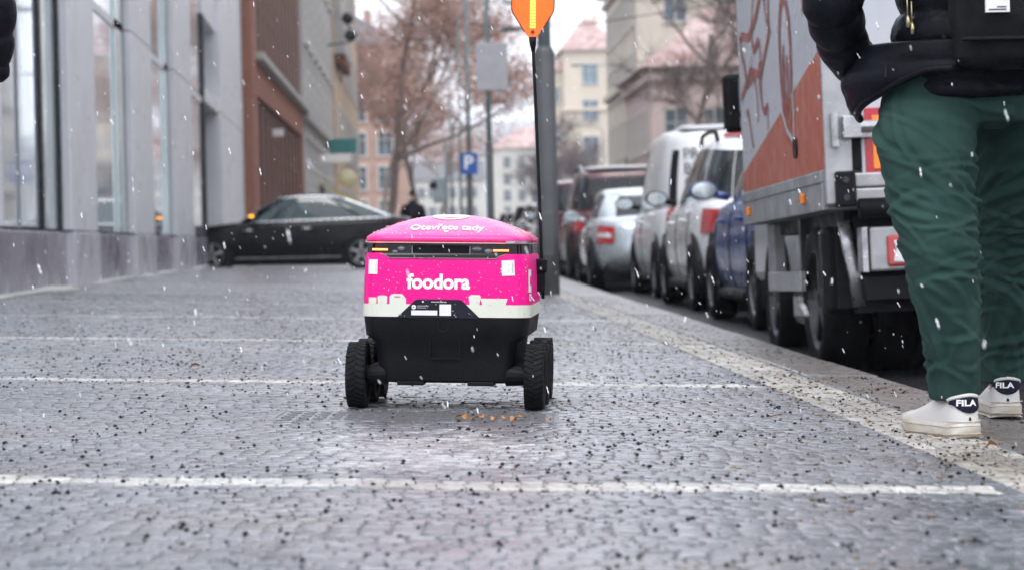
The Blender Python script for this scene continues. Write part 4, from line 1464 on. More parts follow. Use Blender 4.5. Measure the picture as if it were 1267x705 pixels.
# parked row
def parked(nm, y_rear, x_left, p, label, **k):
    x = x_left + p['W'] / 2
    return car(nm, (x, y_rear + p['L'] / 2, on_road(x)), (0, CAMB, 0), p, label, group='vehicles parked along the kerb', **k)
hatch = dict(L=4.15, W=1.76, H=1.50, n=5.0, top=[(-2.1, .93), (-1.6, .97), (0, .94), (.8, .93), (1.0, .92), (1.7, .82), (2.08, .66)],
             gh=(-2.0, -1.55, .05, 1.15), gi=.075, ri=.24, sides=[(-62, -24), (-20, 14), (17, 48)], paint='paint_blue', lamps=[(214, 240, .60, .95)],
             gaps=[-.95, .05, 1.0], handles=[-.55, .5], wb=2.55, wr=.31)
blue_car, *_ = parked('hatchback', 16.2, 2.30, hatch, 'blue hatchback parked just ahead of the box truck')
suvw = dict(hatch, L=4.25, W=1.80, H=1.55, paint='paint_white', rails='black_plastic', mmat='black_plastic', lamps=[(212, 244, .62, .90)], top=[(-2.15, .96), (-1.6, 1.0), (0, .97), (.8, .95), (1.0, .94), (1.75, .86), (2.12, .70)])
white_car, *_ = parked('crossover', 20.9, 2.38, suvw, 'white crossover with dark roof rails parked ahead of the blue hatchback')
vanp = dict(L=4.5, W=1.80, H=1.83, n=5.6, top=[(-2.3, 1.02), (-1.6, 1.03), (.6, 1.0), (1.1, .98), (1.5, .95), (2.0, .85), (2.25, .70)],
            gh=(-2.17, -2.05, .45, 1.55), gi=.05, ri=.16, ng=5.2, rc=.04, sides=[(15, 50)], rear_window=False, paint='paint_white_van',
            lamps=[(221, 233, .72, .99)], gaps=[-2.0, .25, 1.25], handles=[.1, .45], wb=2.7, wr=.32, mmat='black_plastic', brake_light=True, plate=.45, bul=.035)
van, bpv, gpv, bpatch_v, gpatch_v, vbody, vroof = parked('delivery_van', 25.7, 2.50, vanp, 'small white panel van with city names on its rear door', cat='van')
d2 = math.pi / 180
gpatch_v('corner_pillar', 221 * d2, 234 * d2, .02, .78, 'black_gloss', .008)
gpatch_v('corner_pillar', 306 * d2, 319 * d2, .02, .78, 'black_gloss', .008)
mb = MB(); mb.tube([gpv(270 * d2, t, .006) for t in np.linspace(0, .95, 8)] , .008, 5); mb.build('door_gap', 'jacket_seam', vbody)
mb = MB()
zt0 = 1.50
def van_rear(x, z):
    q0, q1 = gpv(270 * d2, 0, .012), gpv(270 * d2, 1, .012)
    t = (z - q0[2]) / (q1[2] - q0[2])
    q = gpv(270 * d2, min(max(t, 0), 1), .014)
    th = 270 * d2
    return (x, q[1] + .05 * (x / .85) ** 4, z)
mat('lettering_grey', (.07, .075, .08), .5)
for i, s in enumerate(('PRAHA', 'BRNO', 'ČESKÉ', 'OLOMOUC')):
    vs, fs = text_geo(s, .16, .003)
    mb = MB(); mb.add([van_rear(-.62 + u, zt0 - i * .16 + v) for u, v in vs], fs)
    mb.build('city_name', 'lettering_grey', vbody, fix=False)
mb = MB(); mb.grid([[(x, y, 1.857 + .008 * math.sin(x * 5) + .01 * math.cos(y * 3)) for x in np.linspace(-.6, .6, 9)] for y in np.linspace(-1.95, .3, 14)])
mb.build('roof_snow', 'snow_dust', vroof, smooth=True).modifiers.new('s', 'SOLIDIFY').thickness = .045
coupe = dict(L=4.05, W=1.76, H=1.335, n=4.6, top=[(-2.05, .86), (-1.75, .93), (-.9, .94), (0, .90), (.6, .88), (1.3, .78), (2.0, .62)],
             gh=(-1.15, -.55, .25, .95), gi=.10, ri=.28, ng=3.6, sides=[(-30, 42)], paint='paint_silver', lamps=[(216, 246, .56, .88, 1)],
             gaps=[-.65, .7], handles=[-.4], wb=2.4, wr=.31, plate=.62, brake_light=False, btrim='paint_silver')
silver, *_ = parked('coupe', 30.6, 2.10, coupe, 'low silver coupe with triangular red tail lamps between van and red SUV')
suvr = dict(L=4.5, W=1.86, H=1.71, n=5.5, top=[(-2.25, 1.08), (-1.6, 1.1), (0, 1.06), (.8, 1.04), (1.1, 1.02), (1.9, .93), (2.25, .75)],
            gh=(-2.15, -1.75, .1, 1.3), gi=.07, ri=.22, ng=5.2, sides=[(-62, -28), (-24, 14), (17, 48)], paint='paint_red', lamps=[(214, 240, .66, .90)],
            gaps=[-1.0, .05, 1.1], handles=[-.5, .55], wb=2.7, wr=.36, rails='steel', antenna=True, plate=.5)
red, _, gpr, *_r = parked('suv', 35.6, 2.12, suvr, 'dark red SUV with roof rails parked beyond the silver coupe')
mb = MB(); mb.grid([[(x, y, 1.755 + .006 * math.sin(x * 6 + y * 2)) for x in np.linspace(-.6, .6, 9)] for y in np.linspace(-1.6, .1, 12)])
mb.build('roof_snow', 'snow_dust', red, smooth=True).modifiers.new('s', 'SOLIDIFY').thickness = .05
far = [('suv', dict(suvr, paint='paint_maroon', antenna=False), 41.2, 2.0, 'maroon estate car just beyond the dark red SUV'),
       ('hatchback', dict(hatch, paint='paint_white'), 46.5, 2.05, 'white roofed car far down the parked row, right of the lamp post'),
       ('hatchback', dict(hatch, paint='paint_grey'), 52, 2.0, 'grey car in the far parked row, hidden behind the lamp post'),
       ('crossover', dict(suvw, paint='paint_black', rails=None), 58, 2.0, 'black car in the far parked row beside the flag pole'),
       ('hatchback', dict(hatch, paint='paint_silver'), 64.5, 2.0, 'silver car in the far parked row, left of the flag pole'),
       ('crossover', dict(suvw, paint='paint_grey', rails=None), 71, 2.0, 'dark grey car in the far parked row by the sign pole'),
       ('hatchback', dict(hatch, paint='paint_white'), 78, 2.0, 'white car at the very end of the parked row')]
for nm, p, yr, xl, lb in far:
    parked(nm, yr, xl, p, lb)

# ---------------------------------------------------------------- box truck
paint('truck_white', (.46, .47, .51), .35, .3, .08)
mat('truck_red', (.46, .085, .028), .42, var=.10, vs=3, coat=.1, bump=.04, bs=20, c2=(.38, .07, .03))
mat('art_red', (.30, .06, .04), .4, var=.2, vs=8)
mat('orange_panel', (.95, .24, .01), .4, var=.08, vs=6, coat=.3)
mat('red_panel', (.42, .006, .02), .35, var=.1, coat=.4)
mat('box_dirt', (.26, .265, .27), .5, .25, var=.25, vs=5, bump=.08, bs=30)
TX, TY, TZ = 1.83, 10.8, -.205
truck = empty('box_truck', (TX, TY, TZ), (-R(1.0), CAMB, 0), 'box truck with red and white side art parked at the kerb', 'truck')
# local: x right from the left side of the box, y forward from the rear, z from the road
BW, BL, ZR, ZF, ZT = 2.1, 2.78, .775, .955, 3.09
def tz_(z): return z - TZ
mb = MB(); mb.box(.0, BW, .03, BL, ZF, ZT); cargo = mb.build('cargo_box', 'truck_white', truck, bevel=.02)
mb = MB(); mb.box(-.022, .0, .02, BL, ZF - .03, ZT)      # side skin in vertical planks, slightly ribbed
mb = MB()
nb = 14
for i in range(nb):
    pass
# side cladding: narrow vertical panels
pw = BL / nb
pm = MB(); pm.box(-.016, .0, .0015, pw - .0015, 0, ZT - ZF); pmm = pm.mesh('side_plank', 'truck_white')
DZ0, DZ1 = .869 - TZ, 1.28 - TZ       # diagonal of the red field
def diag(y): return DZ1 + (DZ0 - DZ1) * ((y - .10) / (2.69 - .10)) + .0
for i in range(nb):
    o = link('side_plank', pmm, cargo, (-.003, i * pw, ZF))
    ya, yb = i * pw + .002, (i + 1) * pw - .002
    mb = MB(); mb.add([(-.0215, ya, ZF + .004), (-.0215, yb, ZF + .004), (-.0215, yb, diag(yb)), (-.0215, ya, diag(ya)), (-.018, ya, ZF + .004), (-.018, yb, ZF + .004), (-.018, yb, diag(yb)), (-.018, ya, diag(ya))],
                      [(0, 1, 2, 3), (7, 6, 5, 4), (0, 4, 5, 1), (1, 5, 6, 2), (2, 6, 7, 3), (3, 7, 4, 0)])
    mb.build('red_field', 'truck_red', cargo)
# floor rail: two-step aluminium profile
mb = MB(); mb.box(-.03, BW + .03, .05, BL, ZR, ZR + .125); mb.box(-.036, BW + .036, .05, BL, ZR + .125, ZF)
rail = mb.build('floor_rail', 'box_dirt', truck, bevel=.006)
for y in (.55, 2.48):
    mb = MB(); mb.box(-.055, -.03, y - .035, y + .035, ZR + .045, ZR + .095); mb.build('marker_lamp', 'orange_lens', rail, bevel=.008)
# art: ribbons lying on the side
def ribbon(pts, w, mt, name='art_line', off=-.0235, closed=False):
    mb = MB()
    pts = [Vector((0, p[0], p[1])) for p in pts]
    P = []
    for i, p in enumerate(pts):
        t = (pts[min(i + 1, len(pts) - 1)] - pts[max(i - 1, 0)])
        if closed and i in (0, len(pts) - 1): t = pts[1] - pts[-2]
        t.normalize()
        nn = Vector((0, -t.z, t.y)) * (w / 2 if not hasattr(w, '__len__') else w[i] / 2)
        P.append([(off, p.y + nn.y, p.z + nn.z), (off, p.y - nn.y, p.z - nn.z)])
    mb.grid(P)
    return mb.build(name, mt, cargo)
def zz(z): return z - TZ
ov = [(1.02 + .17 * math.sin(a) * (1 + .25 * math.cos(a)), zz(1.30) + .34 * math.cos(a)) for a in np.linspace(0, 2 * math.pi, 40)]
ribbon(ov, .055, 'art_red', closed=True)
ov2 = [(1.03 + .07 * math.sin(a), zz(1.25) + .17 * math.cos(a)) for a in np.linspace(.3, 2 * math.pi - .9, 30)]
ribbon(ov2, .04, 'art_red')
ribbon([(1.10, zz(1.36)), (1.0, zz(1.26)), (1.08, zz(1.20)), (.98, zz(1.12)), (1.04, zz(1.05))], .03, 'art_red')
ribbon([(1.22, zz(1.12)), (1.03, zz(.99)), (.86, zz(.935))], .03, 'truck_white', off=-.0245)
ribbon([(.84, zz(1.16)), (.82, zz(1.04)), (.82, zz(.95))], .03, 'truck_white', off=-.0245)
ribbon([(.80, zz(1.19)), (.79, zz(1.05))], .02, 'truck_white', off=-.0245)
mb = MB(); mb.lathe([(0, -.03), (.07, -.03), (.07, -.022)], 20, 'x', (0, .80, zz(.895))); mb.v = [(x, .80 + (y - .80) * .8, zz(.895) + (z - zz(.895)) * .75) for x, y, z in mb.v]; mb.build('black_drop', 'black_plastic', cargo)
for base, sc in (((2.55, 1.45), 1.0), ((2.05, 1.50), 1.0), ((1.85, 1.20), .9), ((2.42, 1.10), .7), ((1.62, 1.62), .7), ((2.2, 1.30), .8)):
    y0, z0 = base
    r_ = random.Random(int(y0 * 100))
    pts = []
    for t in np.linspace(0, 1, 26):
        pts.append((y0 + sc * (.16 * math.sin(5.5 * t + r_.uniform(0, .3)) * (1 - .4 * t) - .08 * t), zz(z0) + sc * (.20 - .38 * t + .07 * math.sin(9 * t + y0 * 7))))
    ribbon(pts, [.045 * sc * (1 - .5 * abs(2 * t - 1)) for t in np.linspace(0, 1, 26)], 'art_red')
ribbon([(2.62, zz(1.62)), (2.3, zz(1.58)), (2.0, zz(1.66)), (1.6, zz(1.85)), (1.2, zz(2.0))], .05, 'art_red')
ribbon([(2.7, zz(1.28)), (2.3, zz(1.40)), (1.9, zz(1.34)), (1.55, zz(1.52)), (1.5, zz(1.8))], .045, 'art_red')
ribbon([(.4, zz(1.5)), (.45, zz(1.75)), (.35, zz(2.1))], .05, 'art_red')
# rear frame and doors
mb = MB(); mb.box(-.02, .105, -.02, .05, ZR + .02, ZT + .03); mb.build('corner_post', 'alu', truck, bevel=.01)
mb = MB(); mb.box(BW - .105, BW + .02, -.02, .05, ZR + .02, ZT + .03); mb.build('corner_post', 'alu', truck, bevel=.01)
mb = MB(); mb.box(.105, .15, .0, .04, ZF, ZT); mb.build('door_seal', 'black_plastic', truck)
mb = MB(); mb.box(.15, BW / 2 - .003, -.005, .03, ZF - .06, ZT); dl = mb.build('rear_door', 'truck_white', truck, bevel=.006)
mb = MB(); mb.box(BW / 2 + .003, BW - .15, -.005, .03, ZF - .06, ZT); dr = mb.build('rear_door', 'truck_white', truck, bevel=.006)
mb = MB(); mb.box(.165, .90, -.012, -.006, zz(.70), zz(1.02)); fr_ = mb.build('warning_panel', 'red_panel', dl, bevel=.004)
mb = MB(); mb.box(.200, .84, -.018, -.0125, zz(.745), zz(.985)); mb.build('warning_field', 'orange_panel', fr_, bevel=.004)
# hinge bar
mb = MB(); mb.tube([(.075, -.045, zz(.935)), (1.0, -.045, zz(.945))], .027, 12); mb.box(.06, .14, -.075, -.015, zz(.885), zz(.985)); mb.box(.10, 1.0, -.034, -.012, zz(.885), zz(.915))
mb.build('locking_bar', 'steel', dl, bevel=.004)
mb = MB(); mb.tube([(.028, -.045, zz(.85)), (.028, -.045, zz(1.0))], .02, 10); mb.build('hinge', 'steel', dl)
mb = MB(); mb.box(.02, .11, -.05, 0, zz(.58), zz(.74)); cb = mb.build('corner_bumper', 'black_plastic', truck, bevel=.01)
for zc in (.62, .70):
    mb = MB(); mb.lathe([(0, -.056), (.014, -.056), (.016, -.05)], 12, 'y', (.065, 0, zz(zc))); mb.build('bolt', 'dark_metal', cb)
mb = MB(); mb.box(.11, BW - .11, -.03, .06, zz(.60), zz(.66)); mb.box(.11, BW - .11, -.02, .06, zz(.665), zz(.73)); mb.build('rear_sill', 'alu', truck, bevel=.008)
mb = MB(); mb.tube([(.12, -.05, zz(.57)), (BW - .12, -.05, zz(.57))], .045, 12); mb.build('rear_tube', 'black_plastic', truck, smooth=True)
# lamp clusters
for sx in (0, 1):
    X0 = .165 if sx == 0 else BW - .165 - .48
    mb = MB(); mb.box(X0, X0 + .48, -.03, .09, zz(.285), zz(.485)); h_ = mb.build('lamp_housing', 'alu', truck, bevel=.012)
    mb = MB(); mb.box(X0 + .075, X0 + .46, -.05, -.028, zz(.305), zz(.445)); lr_ = mb.build('tail_lamp', 'tail_red', h_, bevel=.02)
    mb = MB()
    mb.prism([(X0 + .098, zz(.325)), (X0 + .20, zz(.32)), (X0 + .30, zz(.33)), (X0 + .30, zz(.40)), (X0 + .22, zz(.40)), (X0 + .17, zz(.425)), (X0 + .102, zz(.42)), (X0 + .112, zz(.38))], -.058, -.049, 'y')
    mb.build('lamp_insert', 'lens_white', lr_, bevel=.004)
    mb = MB(); mb.box(X0 - .035, X0 - .01, -.03, .09, zz(.285), zz(.485)); mb.build('bracket', 'steel', h_)
# chassis, tanks, flaps
mb = MB(); mb.box(.45, .60, .05, 4.3, zz(.32), zz(.54)); mb.box(BW - .6, BW - .45, .05, 4.3, zz(.32), zz(.54)); mb.box(.15, BW - .15, .02, .14, zz(.16), zz(.26)); mb.box(.2, BW - .2, .6, .75, zz(.30), zz(.5)); mb.box(.1, BW - .1, .25, 2.7, zz(.5), zz(.57))
mb.build('chassis', 'black_plastic', truck)
mb = MB(); mb.box(.13, BW - .13, .16, .26, zz(.10), zz(.54)); mb.build('rear_panel', 'black_plastic', truck)
mb = MB(); mb.box(.62, .66, .3, 4.6, .12, zz(.55)); mb.build('light_block_panel', 'black_plastic', truck)  # black panel added to stop light passing beneath the truck
mb = MB(); mb.box(.30, .34, 1.42, 2.3, .14, zz(.55)); mb.build('light_block_plate', 'black_plastic', truck)  # thin black plate added between the wheels, also blocks light from below
for sx in (0, 1):
    f = (lambda x: x) if sx == 0 else (lambda x: BW - x)
    mb = MB(); mb.box(min(f(.05), f(.38)), max(f(.05), f(.38)), .20, .24, zz(.12), zz(.50)); mb.build('mud_flap', 'rubber', truck, bevel=.006)
    mb = MB(); mb.tube([(f(.085), .17, zz(.52)), (f(.10), .165, zz(.40)), (f(.125), .165, zz(.28)), (f(.14), .165, zz(.13))], .03, 8, sx=1, sy=.3); mb.build('flap_stay', 'steel', truck, smooth=True)
    mb = MB(); mb.box(min(f(.0), f(.10)), max(f(.0), f(.10)), .27, .42, zz(.10), zz(.50)); mb.build('wheel_guard', 'black_plastic', truck, bevel=.03)
    mb = MB(); mb.box(min(f(.03), f(.06)), max(f(.03), f(.06)), 1.18, 2.32, zz(.20), zz(.30)); mb.build('side_guard', 'alu', truck, bevel=.004)
    mb = MB(); mb.box(min(f(.10), f(.5)), max(f(.10), f(.5)), 1.35, 1.95, zz(.02), zz(.22)); mb.build('fuel_tank', 'steel', truck, bevel=.05)
    mb = MB(); mb.box(min(f(.06), f(.12)), max(f(.06), f(.12)), 2.25, 2.5, zz(.22), zz(.56)); mb.build('guard_bracket', 'box_dirt', truck, bevel=.004)
    mb = MB(); mb.box(min(f(.06), f(.09)), max(f(.06), f(.09)), 1.3, 1.36, zz(.2), zz(.56)); mb.build('guard_bracket', 'dark_metal', truck)
tyre, rm = get_wheel(.36, .22)
trm = rm.copy(); trm.materials[0] = MATS['dark_metal']
for sx, yy in ((0, 1.0), (1, 1.0), (0, 3.75), (1, 3.75)):
    X0 = (.17 if yy < 2 else .36) if sx == 0 else BW - (.17 if yy < 2 else .36)
    w_ = link('wheel', tyre, truck, (X0, yy, .36), (0, 0, math.pi if sx == 0 else 0)); link('rim', trm, w_)
    if yy < 2:
        X1 = X0 + (.25 if sx == 0 else -.25)
        w_ = link('wheel', tyre, truck, (X1, yy, .36), (0, 0, math.pi if sx == 0 else 0)); link('rim', rm, w_)
# cab
paint('cab_white', (.62, .62, .63), .35)
cabp = [(2.86, .45), (2.86, 2.25), (3.1, 2.38), (3.7, 2.36), (4.45, 1.45), (4.95, 1.15), (5.02, .45)]
mb = MB(); mb.prism(cabp, .32, BW - .32, 'x'); cab = mb.build('cab', 'cab_white', truck, bevel=.06, seg=3)
mb = MB(); mb.prism([(3.15, 1.35), (3.15, 2.15), (3.68, 2.15), (4.25, 1.45)], .312, .318, 'x'); mb.build('side_window', 'car_glass', cab)
mb = MB(); mb.prism([(3.15, 1.35), (3.15, 2.15), (3.68, 2.15), (4.25, 1.45)], BW - .318, BW - .312, 'x'); mb.build('side_window', 'car_glass', cab)
for sx in (0, 1):
    f = (lambda x: x) if sx == 0 else (lambda x: BW - x)
    mb = MB(); mb.tube([(f(.34), 4.12, 1.56), (f(.13), 4.06, 1.54), (f(.12), 4.02, 1.64)], .03, 8)
    a_ = mb.build('wing_mirror', 'black_plastic', truck, smooth=True)
    mb = MB(); mb.box(min(f(.04), f(.22)), max(f(.04), f(.22)), 3.98, 4.10, 1.375, 1.735); sh = mb.build('mirror_shell', 'black_plastic', a_, bevel=.035, seg=3)
    mb = MB(); mb.box(min(f(.13), f(.205)), max(f(.13), f(.205)), 3.972, 3.982, 1.50, 1.70); mb.build('mirror_glass', 'mirror_glass', a_)
    mb = MB(); mb.box(min(f(.13), f(.20)), max(f(.13), f(.20)), 3.972, 3.982, 1.40, 1.46); mb.build('mirror_glass', 'mirror_glass', a_)
# ================================================================ BUILDINGS
mat('cladding', (.66, .67, .70), .38, var=.07, vs=1.2, bump=.03, bs=8, spec=.6)
mat('plinth_stone', (.27, .25, .295), .25, var=.10, vs=.6, bump=.04, bs=20, spec=.6)
mat('plinth_light', (.52, .51, .55), .32, var=.05, vs=.6, bump=.04, bs=20, spec=.6)
mat('facade_glass', (.74, .80, .85), .05, .6, var=.15, vs=.6, rvar=.02)
mat('green_glass', (.52, .60, .60), .12, .4, var=.1, vs=.6, rvar=.04)
mat('gap_shade_black', (.008, .011, .016), .4, var=.2)
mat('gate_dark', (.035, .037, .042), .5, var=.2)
mat('gate_grey', (.20, .205, .22), .45, var=.12, vs=2)
def brick_mat(name, c1, c2, mortar, scale=3.2):
    m = mat(name, c1, .8, var=.2, vs=2, bump=.3, bs=30)
    nt = m.node_tree
    b = nt.nodes['Principled BSDF']
    tc = nt.nodes.new('ShaderNodeTexCoord'); mp = nt.nodes.new('ShaderNodeMapping')
    mp.inputs['Rotation'].default_value = (R(90), 0, R(90))
    br = nt.nodes.new('ShaderNodeTexBrick')
    br.inputs['Color1'].default_value = (*c1, 1); br.inputs['Color2'].default_value = (*c2, 1); br.inputs['Mortar'].default_value = (*mortar, 1)
    br.inputs['Scale'].default_value = scale
    br.inputs['Brick Width'].default_value = .8; br.inputs['Row Height'].default_value = .25; br.inputs['Mortar Size'].default_value = .03
    nt.links.new(tc.outputs['Object'], mp.inputs[0]); nt.links.new(mp.outputs[0], br.inputs['Vector'])
    nt.links.new(br.outputs['Color'], b.inputs['Base Color'])
brick_mat('brick_red', (.22, .07, .042), (.15, .046, .03), (.16, .11, .09))
brick_mat('brick_light', (.30, .115, .07), (.24, .085, .055), (.24, .16, .12))
mat('stone_grey', (.36, .345, .33), .8, var=.12, vs=.8, bump=.2, bs=6)
mat('stucco_beige', (.52, .38, .26), .85, var=.1, vs=.7, bump=.15, bs=8)
mat('stucco_pink', (.66, .53, .51), .85, var=.1, vs=.5)
mat('stucco_tan', (.56, .51, .44), .85, var=.14, vs=.4)
mat('stucco_yellow', (.63, .555, .455), .85, var=.08, vs=.4)
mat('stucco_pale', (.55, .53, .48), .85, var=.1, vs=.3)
mat('stucco_brown', (.40, .26, .21), .85, var=.2, vs=.5)
mat('roof_red', (.42, .25, .23), .8, var=.18, vs=1.5, c2=(.60, .48, .46))
mat('roof_slate', (.12, .12, .13), .7, var=.15)
mat('window_glass', (.10, .14, .17), .06, .3, var=.3, vs=.5)
mat('window_blue', (.16, .22, .26), .08, .3, var=.3, vs=.5)
mat('window_frame', (.55, .53, .5), .6)
mat('soffit', (.16, .055, .04), .8)

# ---- grey glass-fronted building along the pavement
FA = math.atan(.0255)
glass_b = empty('office_building', (facade_x(20), 20, .1), (0, 0, FA), 'grey office building with tall mirrored panes along the left pavement', 'building')
ly = lambda Y: (Y - 20)
BH = 11.0
def pier(Ya, Yb):
    mb = MB()
    for za, zb_ in ((.56, 3.10), (3.115, 6.2), (6.215, BH)):
        mb.box(-.30, .10, ly(Ya), ly(Yb), za, zb_)
    mb.build('pier', 'cladding', glass_b, bevel=.012)
def pane(Ya, Yb, mt='facade_glass', x=-.015):
    for za, zb_ in ((.57, 3.06), (3.16, 6.2), (6.26, BH)):
        mb = MB(); mb.box(x - .03, x, ly(Ya), ly(Yb), za, zb_)
        mb.build('window_pane', mt, glass_b)
def reveal(Ya, Yb):  # solid black strip, painted in for the shade of a recessed gap
    mb = MB(); mb.box(-.3, .012, ly(Ya), ly(Yb), .56, BH); mb.build('painted_shadow_gap', 'gap_shade_black', glass_b)
def plinth(Ya, Yb, x=.03):
    mb = MB(); mb.box(-.3, x, ly(Ya) + .03, ly(Yb) - .03, -.2, .545); mb.build('plinth_panel', 'plinth_stone' if x < .1 else 'plinth_light', glass_b, bevel=.012)
for Y0 in (10.0, 13.2, 16.4, 19.6):
    pane(Y0 + .02, Y0 + 1.58); pane(Y0 + 1.62, Y0 + 2.98)
    mb = MB(); mb.box(-.05, .0, ly(Y0 + 1.58), ly(Y0 + 1.62), .56, BH); mb.build('mullion', 'gate_grey', glass_b)
    if Y0 < 19: pier(Y0 + 2.98, Y0 + 3.2)
    plinth(Y0, Y0 + 1.6); plinth(Y0 + 1.6, Y0 + 3.2)
reveal(22.55, 22.75); pane(22.75, 23.9, 'green_glass'); reveal(23.9, 24.1); plinth(22.8, 24.2)
bays = [(24.1, 26.4, 29.5, 30.35), (30.6, 33.5, 36.8, 37.15), (37.4, 41.2, 45.3, 45.4)]
for a, b_, c, d_ in bays:
    pier(a, b_); pane(b_, c - .02)
    if d_ - c > .2: pane(c, d_, 'green_glass', .02)
    nxt = {24.1: 30.6, 30.6: 37.4, 37.4: 45.5}[a]
    if nxt < 45: reveal(d_, nxt)
    plinth(a, b_, .125); plinth(b_, c); plinth(c, nxt)
    mb = MB(); mb.box(-.04, .004, ly(b_), ly(c), 3.06, 3.16); mb.build('transom', 'cladding', glass_b)
# gateway
GA, GB = 45.5, 49.5
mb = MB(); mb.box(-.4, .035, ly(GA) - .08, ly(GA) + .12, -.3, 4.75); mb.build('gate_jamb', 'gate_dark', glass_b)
mb = MB(); mb.box(-.4, .05, ly(GA), ly(GB), 3.10, 3.36); mb.build('lintel', 'cladding', glass_b, bevel=.01)
mb = MB(); mb.box(-.5, .02, ly(GA), ly(GB), 4.75, BH); mb.build('header_panel', 'cladding', glass_b, bevel=.01)
mb = MB(); mb.box(-.45, -.40, ly(GA), ly(GB), 3.36, 4.75); fan = mb.build('fanlight', 'window_glass', glass_b)
for i in range(5):
    y = ly(GA) + .3 + i * .85
    mb = MB(); mb.box(-.36, -.30, y - .05, y + .05, 3.36, 4.75); mb.build('bar', 'gate_grey', fan)
mb = MB()
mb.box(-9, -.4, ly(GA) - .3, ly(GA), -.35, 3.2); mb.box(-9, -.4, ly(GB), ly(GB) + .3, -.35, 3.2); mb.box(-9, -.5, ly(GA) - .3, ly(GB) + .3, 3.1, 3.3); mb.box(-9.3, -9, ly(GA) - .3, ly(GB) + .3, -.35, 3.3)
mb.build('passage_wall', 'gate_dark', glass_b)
pier(49.5, 58.6); plinth(49.5, 58.6, .125)
mb = MB(); mb.box(-12, -.32, ly(9.8), ly(GA) - .35, -.3, BH - .1); mb.box(-12, -.32, ly(GB) + .35, ly(58.6), -.3, BH - .1); mb.box(-12, -.55, ly(GA) - .4, ly(GB) + .4, 4.8, BH - .12); mb.build('core', 'cladding', glass_b)
mb = MB(); mb.box(-12, .12, ly(9.8), ly(58.6), BH, BH + .4); mb.build('roof', 'cladding', glass_b)
# slush swept against the wall
mat('slush', (.62, .62, .6), .6, var=.2, vs=9, bump=.5, bs=40, c2=(.45, .43, .38))
mb = MB()
rows_ = []
for Y in np.linspace(12, 45, 260):
    w = .10 + .35 * max(0, noise.noise(Vector((Y * .55, 2, 0)))) + .05 * noise.noise(Vector((Y * 3, 5, 0)))
    fx_ = facade_x(Y) + .03
    w = max(.03, w)
    rows_.append([(fx_ + w * t, Y, gz(fx_ + w * t) + .004 + .025 * math.sin(math.pi * (1 - t) * .5) ** 2 * min(1, w * 4)) for t in (0, .3, .6, .85, 1)])
mb.grid(rows_)
tag(mb.build('slush', 'slush', smooth=True), 'dirty slush lying along the foot of the office building', 'slush', kind='stuff')

# ---- brick building with upright fins
bx = -4.2
brick_b = empty('brick_building', (bx, 59, .1), (0, 0, R(.15)), 'dark red brick building with upright brick fins and a ledge', 'building')
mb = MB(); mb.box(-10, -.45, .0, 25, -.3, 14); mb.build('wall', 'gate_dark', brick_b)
mb = MB(); mb.box(-.5, .05, -.3, 1.25, -.3, 14); mb.box(-.5, .02, 1.25, 25, 4.15, 5.05); mb.box(-.5, .02, 24.2, 25, -.3, 4.15); mb.build('frame_wall', 'brick_light', brick_b)
mb = MB(); mb.box(-.5, .25, 1.0, 36, 4.98, 5.18); mb.build('ledge', 'stone_grey', brick_b, bevel=.02)
for i in range(11):
    y = 2.9 + i * 2.05
    mb = MB(); mb.box(-.45, -.08, y, y + .75, -.3, 4.15); mb.build('fin', 'brick_red', brick_b)
for i in range(12):
    y = 1.6 + i * 1.95
    mb = MB(); mb.box(-.45, .0, y, y + 1.0, 5.18, 14); mb.build('fin', 'brick_red', brick_b)
mb = MB(); mb.box(.0, .3, 8.0, 8.1, 3.4, 3.6); mb.build('sign_board', 'white_sticker', brick_b)
mb = MB(); mb.box(-10, .1, -.3, 25, 14, 14.3); mb.build('roof', 'roof_slate', brick_b)

